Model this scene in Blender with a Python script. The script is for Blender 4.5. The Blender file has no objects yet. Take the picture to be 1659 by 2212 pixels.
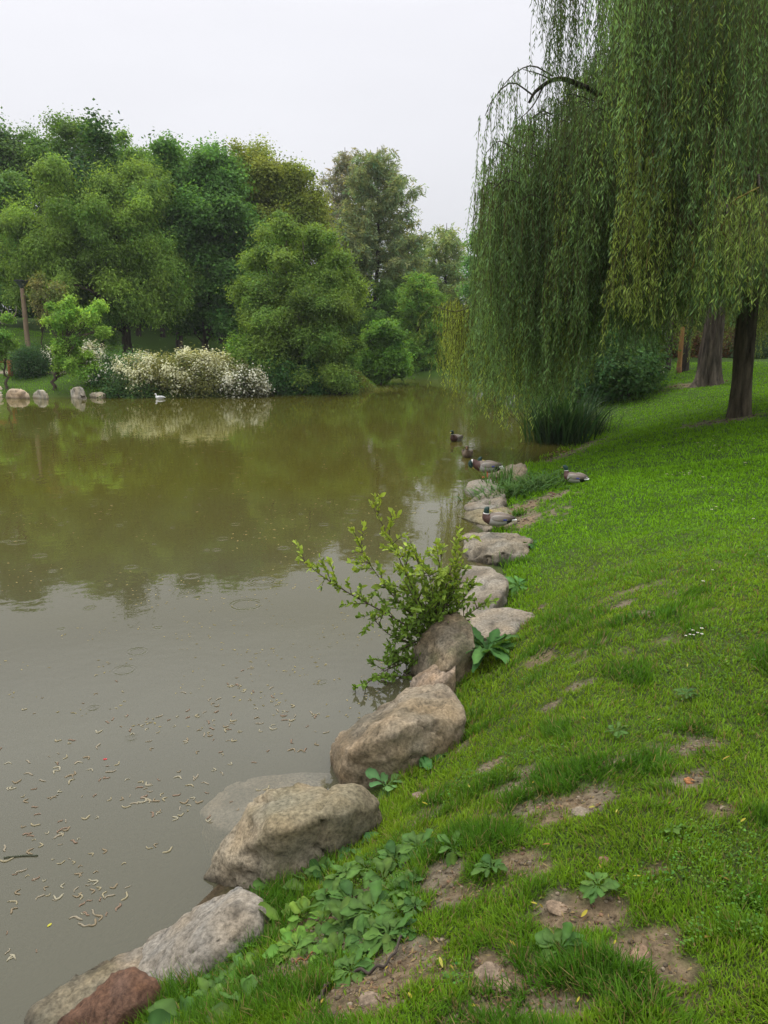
import bpy, bmesh, math
import numpy as np
from mathutils import Vector

SC = bpy.context.scene
COL = SC.collection
f32, i32 = np.float32, np.int32
RNG = np.random.default_rng(7)
PI = math.pi

# ------------------------------------------------------------------ camera
FPX, S = 769.0, 768.0 / 1659.0
CAMZ, PITCH = 2.8, math.radians(13.0)
CP, SP = math.cos(PITCH), math.sin(PITCH)
cd = bpy.data.cameras.new("camera")
cam = bpy.data.objects.new("camera", cd)
COL.objects.link(cam)
cam.location = (0, 0, CAMZ)
cam.rotation_euler = (math.radians(90 - 13.0), 0, 0)
cd.sensor_fit = 'VERTICAL'
cd.sensor_height = 36.0
cd.lens = FPX / 1024 * 36.0
cd.clip_start = 0.05
cd.clip_end = 3000
SC.camera = cam


def ray(u, v):
    x = (u * S - 384) / FPX
    y = (512 - v * S) / FPX
    return np.array([x, CP + y * SP, -SP + y * CP])


def at_y(u, v, Y):
    d = ray(u, v)
    t = Y / d[1]
    return np.array([d[0] * t, Y, CAMZ + d[2] * t])


def at_z(u, v, z):
    d = ray(u, v)
    t = (z - CAMZ) / d[2]
    return np.array([d[0] * t, d[1] * t, z])


# ------------------------------------------------------------------ noise
def _h(ix, iy, iz, seed):
    n = (ix.astype(np.int64) * 374761393 + iy.astype(np.int64) * 668265263 + iz.astype(np.int64) * 2147483647 + seed * 974711) & 0xffffffff
    n = ((n ^ (n >> 13)) * 1274126177) & 0xffffffff
    n = ((n ^ (n >> 16)) * 2246822519) & 0xffffffff
    n = n ^ (n >> 15)
    return (n & 0xffffff).astype(np.float64) / 0xffffff


def vnoise(p, seed=0):
    p = np.asarray(p, float)
    i = np.floor(p).astype(np.int64)
    f = p - i
    f = f * f * (3 - 2 * f)
    r = 0
    for dx in (0, 1):
        wx = f[:, 0] if dx else 1 - f[:, 0]
        for dy in (0, 1):
            wy = f[:, 1] if dy else 1 - f[:, 1]
            for dz in (0, 1):
                wz = f[:, 2] if dz else 1 - f[:, 2]
                r = r + wx * wy * wz * _h(i[:, 0] + dx, i[:, 1] + dy, i[:, 2] + dz, seed)
    return r


def fbm(p, octaves=4, seed=0, gain=.5):
    p = np.asarray(p, float)
    a, s, n = 1.0, 0.0, 0.0
    for o in range(octaves):
        s = s + a * vnoise(p, seed + o * 17)
        n += a
        p = p * 2.03 + 11.3
        a *= gain
    return s / n


def fbm2(x, y, sc, octaves=3, seed=0):
    return fbm(np.stack([np.ravel(x) * sc, np.ravel(y) * sc, np.zeros(np.size(x)) + .5], 1), octaves, seed)


def sstep(a, b, x):
    t = np.clip((x - a) / (b - a), 0, 1)
    return t * t * (3 - 2 * t)


def nrm(v):
    return v / np.maximum(np.linalg.norm(v, axis=-1, keepdims=True), 1e-9)


# ------------------------------------------------------------------ mesh helpers
def mk(name, V, faces, mat=None, parent=None, col=None, smooth=True):
    faces = [np.asarray(f, dtype=i32) for f in faces if len(f)]
    me = bpy.data.meshes.new(name)
    loops = np.concatenate([f.ravel() for f in faces])
    sizes = np.concatenate([np.full(len(f), f.shape[1], i32) for f in faces])
    starts = np.concatenate([[0], np.cumsum(sizes)[:-1]]).astype(i32)
    V = np.asarray(V, f32)
    me.vertices.add(len(V))
    me.vertices.foreach_set('co', V.ravel())
    me.loops.add(len(loops))
    me.loops.foreach_set('vertex_index', loops)
    me.polygons.add(len(sizes))
    me.polygons.foreach_set('loop_start', starts)
    me.polygons.foreach_set('use_smooth', np.full(len(sizes), smooth, bool))
    me.update(calc_edges=True)
    if col is not None:
        a = me.color_attributes.new('Col', 'FLOAT_COLOR', 'POINT')
        c = np.ones((len(V), 4), f32)
        c[:, :3] = col
        a.data.foreach_set('color', c.ravel())
    if mat:
        me.materials.append(mat)
    o = bpy.data.objects.new(name, me)
    COL.objects.link(o)
    if parent is not None:
        o.parent = parent
    return o


class Geo:
    def __init__(s):
        s.V, s.F, s.C, s.n = [], {3: [], 4: []}, [], 0

    def add(s, V, faces, C):
        V = np.asarray(V, float)
        for f in faces:
            f = np.asarray(f)
            if len(f):
                s.F[f.shape[1]].append(f + s.n)
        C = np.asarray(C, float)
        if C.ndim == 1:
            C = np.tile(C, (len(V), 1))
        s.V.append(V)
        s.C.append(C)
        s.n += len(V)
        return s

    def build(s, name, mat, parent=None, off=None, smooth=True):
        if not s.n:
            return None
        V = np.concatenate(s.V)
        if off is not None:
            V = V - np.asarray(off)
        return mk(name, V, [np.concatenate(s.F[k]) for k in (3, 4) if s.F[k]], mat, parent, np.concatenate(s.C), smooth)


def thing(name, loc, label, cat, group=None, rz=0.0):
    o = bpy.data.objects.new(name, None)
    o.empty_display_size = .2
    COL.objects.link(o)
    o.location = loc
    o.rotation_euler = (0, 0, rz)
    return tag(o, label, cat, group)


def tag(o, label=None, cat=None, group=None, kind=None):
    if label:
        o['label'] = label
    if cat:
        o['category'] = cat
    if group:
        o['group'] = group
    if kind:
        o['kind'] = kind
    return o


def copy_tree(o, parent=None):
    c = o.copy()
    COL.objects.link(c)
    if parent is not None:
        c.parent = parent
    for ch in list(o.children):
        copy_tree(ch, c)
    return c


def tube(P, R, sides=6, cap=True):
    P = np.asarray(P, float)
    n = len(P)
    R = np.broadcast_to(np.asarray(R, float), (n,))
    T = nrm(np.gradient(P, axis=0))
    ref = np.array([0, 0, 1.0]) if abs(T[0][2]) < .8 else np.array([1.0, 0, 0])
    A = np.zeros((n, 3))
    a = nrm(np.cross(T[0], ref))
    for k in range(n):
        a = nrm(a - T[k] * a.dot(T[k]))
        A[k] = a
    B = np.cross(T, A)
    th = np.linspace(0, 2 * PI, sides, endpoint=False)
    V = (P[:, None] + R[:, None, None] * (np.cos(th)[None, :, None] * A[:, None] + np.sin(th)[None, :, None] * B[:, None])).reshape(-1, 3)
    i = np.arange(n - 1)[:, None] * sides
    j = np.arange(sides)[None]
    j2 = (j + 1) % sides
    F = np.stack([i + j, i + j2, i + sides + j2, i + sides + j], -1).reshape(-1, 4)
    faces = [F]
    if cap:
        V = np.vstack([V, P[-1:] + T[-1] * R[-1] * .3])
        e = (n - 1) * sides
        faces.append(np.stack([e + np.arange(sides), e + (np.arange(sides) + 1) % sides, np.full(sides, n * sides)], 1))
    return V, faces


def curve(pts, n=12):
    """Catmull-Rom through pts."""
    pts = np.asarray(pts, float)
    if len(pts) == 2:
        t = np.linspace(0, 1, n)[:, None]
        return pts[0] * (1 - t) + pts[1] * t
    q = np.vstack([2 * pts[0] - pts[1], pts, 2 * pts[-1] - pts[-2]])
    out = []
    m = len(pts) - 1
    for u in np.linspace(0, m - 1e-6, n):
        k = int(u)
        t = u - k
        a, b, c, d = q[k], q[k + 1], q[k + 2], q[k + 3]
        out.append(.5 * (2 * b + (c - a) * t + (2 * a - 5 * b + 4 * c - d) * t * t + (3 * b - a - 3 * c + d) * t ** 3))
    return np.array(out)


def leaf_cards(P, D, N, L, W, C, fold=.15):
    """Rhombic leaves: base, side, tip, side."""
    P, D = np.asarray(P), nrm(D)
    Sd = nrm(np.cross(D, N))
    Nn = np.cross(Sd, D)
    L, W = np.asarray(L)[:, None], np.asarray(W)[:, None]
    m = P + D * L * .45 - Nn * W * fold
    V = np.stack([P, m + Sd * W / 2, P + D * L, m - Sd * W / 2], 1).reshape(-1, 3)
    F = np.arange(len(P) * 4).reshape(-1, 4)
    return V, [F], np.repeat(C, 4, axis=0)


def blades(P, D, L, W, C, nseg=3, droop=.3, prof=None, side=None, fold=0.0, tipc=1.0, basec=1.0, twist=None):
    """Curved strips (grass, reed, broad leaves). P,D (n,3); droop: fraction of L dropped at the tip."""
    n = len(P)
    t = np.linspace(0, 1, nseg + 1)
    L = np.broadcast_to(L, (n,))[:, None, None]
    W = np.broadcast_to(W, (n,))[:, None, None]
    dr = np.broadcast_to(droop, (n,))[:, None, None]
    D = nrm(D)
    tt = t[None, :, None]
    Cn = P[:, None] + D[:, None] * L * tt + np.array([0, 0, -1.0]) * dr * L * tt ** 2.2
    if side is None:
        side = np.cross(D, np.tile([0, 0, 1.0], (n, 1))) + 1e-4
    side = nrm(side)
    pw = np.array([prof(x) for x in t]) if prof else np.maximum(1 - t ** 1.5, .02)
    off = side[:, None] * W * .5 * pw[None, :, None]
    cm = np.linspace(basec, tipc, nseg + 1)[None, :, None]
    if fold:
        up = np.cross(side, D)
        up = np.where(up[:, 2:3] < 0, -up, up)
        cen = Cn - up[:, None] * W * .5 * pw[None, :, None] * fold
        V = np.stack([Cn - off, cen, Cn + off], 2)
        k = 3
    else:
        V = np.stack([Cn - off, Cn + off], 2)
        k = 2
    V = V.reshape(-1, 3)
    base = (np.arange(n) * (nseg + 1) * k)[:, None, None]
    r = np.arange(nseg)[None, :, None] * k
    c = np.arange(k - 1)[None, None, :]
    a = base + r + c
    F = np.stack([a, a + 1, a + k + 1, a + k], -1).reshape(-1, 4)
    CC = np.repeat((C[:, None] * cm), k, axis=1).reshape(-1, 3)
    return V, [F], CC


def rdir(n, rng):
    v = rng.normal(size=(n, 3))
    return nrm(v)


# ------------------------------------------------------------------ materials
def new_mat(name):
    m = bpy.data.materials.new(name)
    m.use_nodes = True
    nt = m.node_tree
    for n in list(nt.nodes):
        nt.nodes.remove(n)
    out = nt.nodes.new('ShaderNodeOutputMaterial')
    return m, nt, out


def N(nt, typ, **kw):
    n = nt.nodes.new(typ)
    for k, v in kw.items():
        if k in n.inputs:
            n.inputs[k].default_value = v
        else:
            setattr(n, k, v)
    return n


def leaf_mat(name, transl=.35, rough=.5, spec=.25):
    m, nt, out = new_mat(name)
    a = N(nt, 'ShaderNodeAttribute', attribute_name='Col')
    p = N(nt, 'ShaderNodeBsdfPrincipled')
    p.inputs['Roughness'].default_value = rough
    p.inputs['Specular IOR Level'].default_value = spec
    t = N(nt, 'ShaderNodeBsdfTranslucent')
    g = N(nt, 'ShaderNodeMix', data_type='RGBA', blend_type='MULTIPLY')
    g.inputs[0].default_value = 1
    g.inputs[7].default_value = (1.35, 1.25, .6, 1)
    mx = N(nt, 'ShaderNodeMixShader')
    mx.inputs[0].default_value = transl
    nt.links.new(a.outputs['Color'], p.inputs['Base Color'])
    nt.links.new(a.outputs['Color'], g.inputs[6])
    nt.links.new(g.outputs[2], t.inputs['Color'])
    nt.links.new(p.outputs[0], mx.inputs[1])
    nt.links.new(t.outputs[0], mx.inputs[2])
    nt.links.new(mx.outputs[0], out.inputs['Surface'])
    return m


def col_mat(name, rough=.8, spec=.3, nscale=30, namt=.35, bump=.3, bscale=60, bdist=.01, wet=False, stretch=None):
    """Colour attribute x procedural noise, with bump."""
    m, nt, out = new_mat(name)
    a = N(nt, 'ShaderNodeAttribute', attribute_name='Col')
    tc = N(nt, 'ShaderNodeTexCoord')
    src = tc.outputs['Object']
    if stretch:
        mp = N(nt, 'ShaderNodeMapping')
        mp.inputs['Scale'].default_value = stretch
        nt.links.new(src, mp.inputs[0])
        src = mp.outputs[0]
    n1 = N(nt, 'ShaderNodeTexNoise')
    n1.inputs['Scale'].default_value = nscale
    n1.inputs['Detail'].default_value = 6
    n1.inputs['Roughness'].default_value = .65
    nt.links.new(src, n1.inputs['Vector'])
    mr = N(nt, 'ShaderNodeMapRange')
    mr.inputs[1].default_value = .3
    mr.inputs[2].default_value = .7
    mr.inputs[3].default_value = 1 - namt
    mr.inputs[4].default_value = 1 + namt
    nt.links.new(n1.outputs[0], mr.inputs[0])
    mu = N(nt, 'ShaderNodeVectorMath', operation='SCALE')
    nt.links.new(a.outputs['Color'], mu.inputs[0])
    nt.links.new(mr.outputs[0], mu.inputs['Scale'])
    n2 = N(nt, 'ShaderNodeTexNoise')
    n2.inputs['Scale'].default_value = bscale
    n2.inputs['Detail'].default_value = 8
    n2.inputs['Roughness'].default_value = .7
    nt.links.new(src, n2.inputs['Vector'])
    b = N(nt, 'ShaderNodeBump')
    b.inputs['Strength'].default_value = bump
    b.inputs['Distance'].default_value = bdist
    nt.links.new(n2.outputs[0], b.inputs['Height'])
    p = N(nt, 'ShaderNodeBsdfPrincipled')
    p.inputs['Roughness'].default_value = rough
    p.inputs['Specular IOR Level'].default_value = spec
    nt.links.new(mu.outputs[0], p.inputs['Base Color'])
    nt.links.new(b.outputs[0], p.inputs['Normal'])
    nt.links.new(p.outputs[0], out.inputs['Surface'])
    return m


M_LEAF = leaf_mat('leaf', .48, .6, .1)
M_NEEDLE = leaf_mat('feathery_leaf', .45, .7, .05)
M_WILLOW = leaf_mat('willow_leaf', .42, .55, .12)
M_GRASS = leaf_mat('grass_blade', .4, .6, .12)
M_BROAD = leaf_mat('broad_leaf', .3, .6, .15)
M_PETAL = leaf_mat('petal', .3, .7, .1)
M_BARK = col_mat('bark', .9, .12, 5.5, .8, 1.0, 12, .06, stretch=(1.6, 1.6, .28))
M_TWIG = col_mat('twig', .85, .2, 20, .3, .4, 60, .004)
M_ROCK = col_mat('stone', .85, .2, 48, .55, .7, 80, .012)
M_SOIL = col_mat('ground', .92, .12, 32, .5, 1.0, 70, .03)
M_WOOD = col_mat('weathered_wood', .8, .2, 8, .25, .4, 30, .006, stretch=(1, 1, .2))
M_PAINT = col_mat('painted_metal', .45, .4, 10, .08, .05, 40, .002)
M_FEATHER = col_mat('feather', .6, .3, 60, .18, .25, 120, .003)
M_SKINY = col_mat('bill_and_leg', .45, .4, 50, .1, .1, 80, .002)


def water_mat():
    m, nt, out = new_mat('pond_water')
    tc = N(nt, 'ShaderNodeTexCoord')
    pos = tc.outputs['Object']
    # gentle wind ripples
    n1 = N(nt, 'ShaderNodeTexNoise')
    n1.inputs['Scale'].default_value = 2.2
    n1.inputs['Detail'].default_value = 3
    n1.inputs['Roughness'].default_value = .55
    nt.links.new(pos, n1.inputs['Vector'])
    n3 = N(nt, 'ShaderNodeTexNoise')
    n3.inputs['Scale'].default_value = 9
    n3.inputs['Detail'].default_value = 2
    nt.links.new(pos, n3.inputs['Vector'])

    def rings(scale, seed, freq, thr, decay):
        mp = N(nt, 'ShaderNodeMapping')
        mp.inputs['Location'].default_value = (seed, seed * .7, 0)
        nt.links.new(pos, mp.inputs[0])
        v = N(nt, 'ShaderNodeTexVoronoi', voronoi_dimensions='2D')
        v.inputs['Scale'].default_value = scale
        nt.links.new(mp.outputs[0], v.inputs['Vector'])
        sep = N(nt, 'ShaderNodeSeparateColor')
        nt.links.new(v.outputs['Color'], sep.inputs[0])
        gate = N(nt, 'ShaderNodeMath', operation='GREATER_THAN')
        gate.inputs[1].default_value = thr
        nt.links.new(sep.outputs[0], gate.inputs[0])
        # radius differs from drop to drop
        rad = N(nt, 'ShaderNodeMath', operation='MULTIPLY')
        rad.inputs[1].default_value = .20
        nt.links.new(sep.outputs[1], rad.inputs[0])
        df = N(nt, 'ShaderNodeMath', operation='SUBTRACT')
        nt.links.new(v.outputs['Distance'], df.inputs[0])
        nt.links.new(rad.outputs[0], df.inputs[1])
        sq = N(nt, 'ShaderNodeMath', operation='MULTIPLY')
        nt.links.new(df.outputs[0], sq.inputs[0])
        nt.links.new(df.outputs[0], sq.inputs[1])
        ng = N(nt, 'ShaderNodeMath', operation='MULTIPLY')
        ng.inputs[1].default_value = -decay
        nt.links.new(sq.outputs[0], ng.inputs[0])
        ex = N(nt, 'ShaderNodeMath', operation='EXPONENT')
        nt.links.new(ng.outputs[0], ex.inputs[0])
        fr = N(nt, 'ShaderNodeMath', operation='MULTIPLY')
        fr.inputs[1].default_value = freq
        nt.links.new(df.outputs[0], fr.inputs[0])
        sn = N(nt, 'ShaderNodeMath', operation='SINE')
        nt.links.new(fr.outputs[0], sn.inputs[0])
        a = N(nt, 'ShaderNodeMath', operation='MULTIPLY')
        nt.links.new(sn.outputs[0], a.inputs[0])
        nt.links.new(ex.outputs[0], a.inputs[1])
        g = N(nt, 'ShaderNodeMath', operation='MULTIPLY')
        nt.links.new(a.outputs[0], g.inputs[0])
        nt.links.new(gate.outputs[0], g.inputs[1])
        return g.outputs[0]
    r1 = rings(1.1, 3.1, 130, .80, 900)
    r2 = rings(2.3, 8.7, 80, .78, 420)
    s1 = N(nt, 'ShaderNodeMath', operation='ADD')
    nt.links.new(r1, s1.inputs[0])
    nt.links.new(r2, s1.inputs[1])
    s2 = N(nt, 'ShaderNodeMath', operation='MULTIPLY_ADD')
    s2.inputs[1].default_value = .32
    nt.links.new(s1.outputs[0], s2.inputs[0])
    nt.links.new(n1.outputs[0], s2.inputs[2])
    s3 = N(nt, 'ShaderNodeMath', operation='MULTIPLY_ADD')
    s3.inputs[1].default_value = .16
    nt.links.new(n3.outputs[0], s3.inputs[0])
    nt.links.new(s2.outputs[0], s3.inputs[2])
    b = N(nt, 'ShaderNodeBump')
    b.inputs['Strength'].default_value = 1.0
    b.inputs['Distance'].default_value = .0024
    nt.links.new(s3.outputs[0], b.inputs['Height'])
    fr = N(nt, 'ShaderNodeFresnel')
    fr.inputs['IOR'].default_value = 1.33
    nt.links.new(b.outputs[0], fr.inputs['Normal'])
    gl = N(nt, 'ShaderNodeBsdfAnisotropic')
    gl.inputs['Roughness'].default_value = .015
    gl.inputs['Color'].default_value = (1, 1, 1, 1)
    nt.links.new(b.outputs[0], gl.inputs['Normal'])
    df = N(nt, 'ShaderNodeBsdfDiffuse')
    # murk colour, a little patchy; pale sky reflection painted in towards the near bank
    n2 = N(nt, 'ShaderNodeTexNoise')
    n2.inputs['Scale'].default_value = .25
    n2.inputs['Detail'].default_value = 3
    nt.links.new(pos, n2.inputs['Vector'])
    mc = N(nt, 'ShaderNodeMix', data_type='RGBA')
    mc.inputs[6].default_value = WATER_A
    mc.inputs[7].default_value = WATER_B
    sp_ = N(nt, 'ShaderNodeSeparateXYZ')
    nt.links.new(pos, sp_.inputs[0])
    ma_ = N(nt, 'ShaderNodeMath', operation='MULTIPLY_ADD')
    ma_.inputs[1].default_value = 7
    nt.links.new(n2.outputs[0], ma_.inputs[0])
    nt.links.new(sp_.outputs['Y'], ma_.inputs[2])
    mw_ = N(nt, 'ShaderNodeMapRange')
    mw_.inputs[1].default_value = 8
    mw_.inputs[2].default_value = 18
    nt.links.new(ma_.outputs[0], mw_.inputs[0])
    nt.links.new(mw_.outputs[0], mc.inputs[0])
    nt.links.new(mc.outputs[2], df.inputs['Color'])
    tr = N(nt, 'ShaderNodeBsdfTransparent')
    m1 = N(nt, 'ShaderNodeMixShader')
    m1.inputs[0].default_value = .32
    nt.links.new(df.outputs[0], m1.inputs[1])
    nt.links.new(tr.outputs[0], m1.inputs[2])
    m2 = N(nt, 'ShaderNodeMixShader')
    nt.links.new(fr.outputs[0], m2.inputs[0])
    nt.links.new(m1.outputs[0], m2.inputs[1])
    nt.links.new(gl.outputs[0], m2.inputs[2])
    nt.links.new(m2.outputs[0], out.inputs['Surface'])
    return m


WATER_A = (.080, .077, .048, 1)      # near bank murk, greyed to imitate silvery sky reflection
WATER_B = (.088, .081, .012, 1)      # olive murk of the open water

# ------------------------------------------------------------------ world and sun
SUN_EL, SUN_AZ = math.radians(66), math.radians(-35)      # azimuth from +Y towards +X
w = bpy.data.worlds.new("World")
SC.world = w
w.use_nodes = True
nt = w.node_tree
for n in list(nt.nodes):
    nt.nodes.remove(n)
wo = nt.nodes.new('ShaderNodeOutputWorld')
sky = N(nt, 'ShaderNodeTexSky', sky_type='NISHITA')
sky.sun_disc = False
sky.sun_elevation = SUN_EL
sky.sun_rotation = SUN_AZ
sky.dust_density = 4
hs = N(nt, 'ShaderNodeHueSaturation')
hs.inputs['Saturation'].default_value = .12
nt.links.new(sky.outputs[0], hs.inputs['Color'])
bg1 = N(nt, 'ShaderNodeBackground')
bg1.inputs['Strength'].default_value = .05
nt.links.new(hs.outputs[0], bg1.inputs['Color'])
tc = N(nt, 'ShaderNodeTexCoord')
sx = N(nt, 'ShaderNodeSeparateXYZ')
nt.links.new(tc.outputs['Generated'], sx.inputs[0])
cr = N(nt, 'ShaderNodeValToRGB')
e = cr.color_ramp.elements
e[0].position, e[0].color = 0.0, (.50, .51, .54, 1)
e[1].position, e[1].color = .35, (.66, .66, .71, 1)
k = e.new(.46)
k.color = (1.70, 1.71, 1.76, 1)
k = e.new(.7)
k.color = (2.0, 2.02, 2.06, 1)
k = e.new(1.0)
k.color = (2.1, 2.12, 2.16, 1)
nt.links.new(sx.outputs['Z'], cr.inputs[0])
mp = N(nt, 'ShaderNodeMapping')
mp.inputs['Scale'].default_value = (1.2, 1.2, 4)
nt.links.new(tc.outputs['Generated'], mp.inputs[0])
cn = N(nt, 'ShaderNodeTexNoise')
cn.inputs['Scale'].default_value = 1.6
cn.inputs['Detail'].default_value = 5
nt.links.new(mp.outputs[0], cn.inputs['Vector'])
mr = N(nt, 'ShaderNodeMapRange')
mr.inputs[1].default_value = .3
mr.inputs[2].default_value = .7
mr.inputs[3].default_value = .95
mr.inputs[4].default_value = 1.05
nt.links.new(cn.outputs[0], mr.inputs[0])
sc_ = N(nt, 'ShaderNodeVectorMath', operation='SCALE')
nt.links.new(cr.outputs[0], sc_.inputs[0])
nt.links.new(mr.outputs[0], sc_.inputs['Scale'])
bg2 = N(nt, 'ShaderNodeBackground')
nt.links.new(sc_.outputs[0], bg2.inputs['Color'])
bg2.inputs['Strength'].default_value = 1.0
ad = N(nt, 'ShaderNodeAddShader')
nt.links.new(bg1.outputs[0], ad.inputs[0])
nt.links.new(bg2.outputs[0], ad.inputs[1])
nt.links.new(ad.outputs[0], wo.inputs['Surface'])

sl = bpy.data.lights.new("sun", 'SUN')
sl.energy = 1.5
sl.angle = math.radians(11)
sl.color = (1, .96, .9)
so = bpy.data.objects.new("sun", sl)
COL.objects.link(so)
sd = Vector((math.sin(SUN_AZ) * math.cos(SUN_EL), math.cos(SUN_AZ) * math.cos(SUN_EL), math.sin(SUN_EL)))
so.rotation_euler = sd.to_track_quat('Z', 'Y').to_euler()
so.location = (0, 0, 40)

SC.view_settings.view_transform = 'Standard'
SC.view_settings.look = 'None'
SC.view_settings.exposure = 0
SC.view_settings.gamma = 1
SC.cycles.max_bounces = 8
SC.cycles.diffuse_bounces = 6
SC.cycles.transmission_bounces = 6
SC.cycles.transparent_max_bounces = 8
SC.cycles.caustics_reflective = False
SC.cycles.caustics_refractive = False
try:
    SC.cycles.use_denoising = True
    SC.cycles.denoiser = 'OPENIMAGEDENOISE'
except Exception:
    pass

# ------------------------------------------------------------------ terrain
POND = np.array([(-1.75, 2.40), (-1.54, 2.72), (-1.1, 3.13), (-.93, 3.51), (-.33, 4.42), (.0, 5.2), (.23, 5.92), (.55, 6.8), (.9, 7.8), (1.0, 9.2), (1.12, 11), (1.25, 12.5),
                 (2.0, 15), (3.1, 17), (4.36, 19.5), (5.4, 21.5), (6.0, 24), (6.2, 28), (6.6, 33), (6.4, 40), (5.2, 46.5), (2.5, 49.5), (-2, 51.5), (-8, 52.5),
                 (-8, 49), (-3.5, 46.5), (-1.3, 44), (-.25, 41.7), (-.9, 39.4), (-1.8, 38.1), (-3.5, 37.5), (-5.2, 37.0), (-5.9, 35.6), (-9, 35.2), (-12, 35.3), (-17.5, 35.4), (-26, 34.5),
                 (-40, 30), (-48, 12), (-34, -6), (-10, -6), (-4.2, -1.5), (-2.6, 1.0)])


def pond_sd(x, y):
    """Signed distance to the shoreline, positive on land."""
    x, y = np.ravel(x).astype(float), np.ravel(y).astype(float)
    A, B = POND, np.roll(POND, -1, 0)
    d = np.full(x.shape, 1e9)
    ins = np.zeros(x.shape, bool)
    for (ax, ay), (bx, by) in zip(A, B):
        ex, ey = bx - ax, by - ay
        t = np.clip(((x - ax) * ex + (y - ay) * ey) / (ex * ex + ey * ey), 0, 1)
        d = np.minimum(d, (x - ax - t * ex) ** 2 + (y - ay - t * ey) ** 2)
        c = ((ay > y) != (by > y))
        with np.errstate(divide='ignore', invalid='ignore'):
            xi = ax + (y - ay) * ex / (ey if ey else 1e-12)
        ins ^= c & (x < xi)
    d = np.sqrt(d)
    return np.where(ins, -d, d)


def height0(x, y, s=None):
    x, y = np.ravel(x).astype(float), np.ravel(y).astype(float)
    if s is None:
        s = pond_sd(x, y)
    sp = np.maximum(s, 0)
    a = np.interp(sp, [0, .3, .7, 1.0, 1.5, 2.2, 3, 6, 20, 400], [.0, .05, .24, .48, .80, 1.02, 1.12, 1.3, 1.9, 3])
    b = np.interp(sp, [0, .5, .9, 1.5, 2.2, 4.5, 8, 12, 40, 400], [.0, .03, .16, .34, .52, .98, 1.38, 1.5, 1.75, 3])
    c = np.interp(sp, [0, .3, 1, 3, 4.6, 9, 20, 40, 400], [.0, .22, .45, .78, .95, 1.95, 3.9, 4.8, 6])
    wa = 1 - sstep(4.5, 10, y)
    h = a * wa + b * (1 - wa)
    m = 1 + (.42 - 1) * sstep(-15, -4, x)
    cl = np.where(sp > 4.6, .95 + (c - .95) * m, c)
    wc = sstep(28, 33, y) * (1 - sstep(2, 8, x))
    h = h * (1 - wc) + cl * wc
    h = h + .45 * np.exp(-(((x + 1.6) / 1.3) ** 2 + ((y - 40.2) / 1.4) ** 2)) * sstep(0, .8, sp)
    bed = np.maximum(s * .75, -.9)
    return np.where(s < 0, bed, h)


BARE = []     # (x, y, rx, ry, strength)


def ground(u, v):
    d = ray(u, v)
    t = np.concatenate([np.linspace(1.2, 30, 3000), np.linspace(30.02, 160, 4000)])
    X, Y, Z = d[0] * t, d[1] * t, CAMZ + d[2] * t
    hit = np.nonzero(Z < height0(X, Y))[0]
    k = hit[0] if len(hit) else len(t) - 1
    return np.array([X[k], Y[k], float(height0(X[k:k + 1], Y[k:k + 1])[0])])


for (u, v, rx, ry) in [(1245, 1725, .26, .20), (1110, 1690, .17, .12), (1165, 1728, .16, .12), (1030, 1925, .24, .17), (1130, 1862, .16, .14), (820, 2125, .42, .16), (1060, 2095, .22, .2), (905, 2060, .2, .13),
                       (1385, 2040, .13, .1), (1490, 1610, .26, .16), (1500, 1690, .17, .12), (1245, 1482, .12, .1), (1272, 1245, .13, .13), (1340, 1305, .14, .1), (960, 1890, .16, .16), (1300, 1965, .12, .1),
                       (760, 2190, .3, .1), (720, 1965, .26, .22), (700, 2060, .26, .2), (600, 2110, .22, .16), (1200, 1960, .12, .12), (1190, 1520, .1, .1), (1390, 1335, .1, .1), (1170, 1310, .1, .12), (1120, 1600, .1, .06),
                       (1470, 2090, .1, .06), (1060, 1655, .1, .1), (1150, 2070, .1, .1), (1340, 1640, .12, .06), (1560, 1760, .1, .07), (1420, 1880, .1, .06), (1010, 2180, .25, .1), (905, 1715, .1, .08), (1180, 2180, .2, .1)]:
    p = ground(u, v)
    BARE.append((p[0], p[1], rx * .62, ry * .68, 1.0))
for (u, v, rx, ry) in [(1215, 978, 1.1, .9), (1180, 993, .7, .8), (1255, 958, .8, .9), (1145, 1120, .38, .45), (1120, 1100, .25, .3), (1580, 905, 1.1, .7), (1190, 1070, .35, .25), (1500, 830, 1.0, .7)]:
    p = ground(u, v)
    BARE.append((p[0], p[1], rx, ry, 1.0))


def bare_mask(x, y):
    x, y = np.ravel(x), np.ravel(y)
    m = np.zeros(x.shape)
    n = fbm2(x, y, 9, 4, 5) - .5
    n2 = fbm2(x, y, 3, 2, 15) - .5
    for bx, by, rx, ry, st in BARE:
        q = np.sqrt(((x - bx) / rx) ** 2 + ((y - by) / ry) ** 2)
        m = np.maximum(m, st * sstep(1.45, .40, q + n * 3.4 + n2 * 1.1))
    # thin worn spots along the trodden line by the water
    line = np.exp(-((x - (.42 * (y - 2.2) + .15)) / .9) ** 2) * sstep(11, 6, y)
    m = np.maximum(m, sstep(.60, .74, fbm2(x, y, 4.5, 4, 71)) * line * .85)
    return m


def height(x, y, s=None):
    x, y = np.ravel(x), np.ravel(y)
    if s is None:
        s = pond_sd(x, y)
    h = height0(x, y, s)
    r = np.hypot(x, y)
    near = sstep(26, 10, r)
    land = sstep(0, .3, s)
    h = h + land * near * ((fbm2(x, y, 1.6, 3, 3) - .5) * .12 + (fbm2(x, y, 14, 3, 4) - .5) * .035)
    h = h - land * near * bare_mask(x, y) * .012
    h = h + land * (1 - near) * (fbm2(x, y, .35, 3, 8) - .5) * .25
    return h


def lines(segs):
    out = []
    for a, b, st in segs:
        out.append(np.arange(a, b, st))
    return np.concatenate(out + [[segs[-1][1]]])


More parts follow.
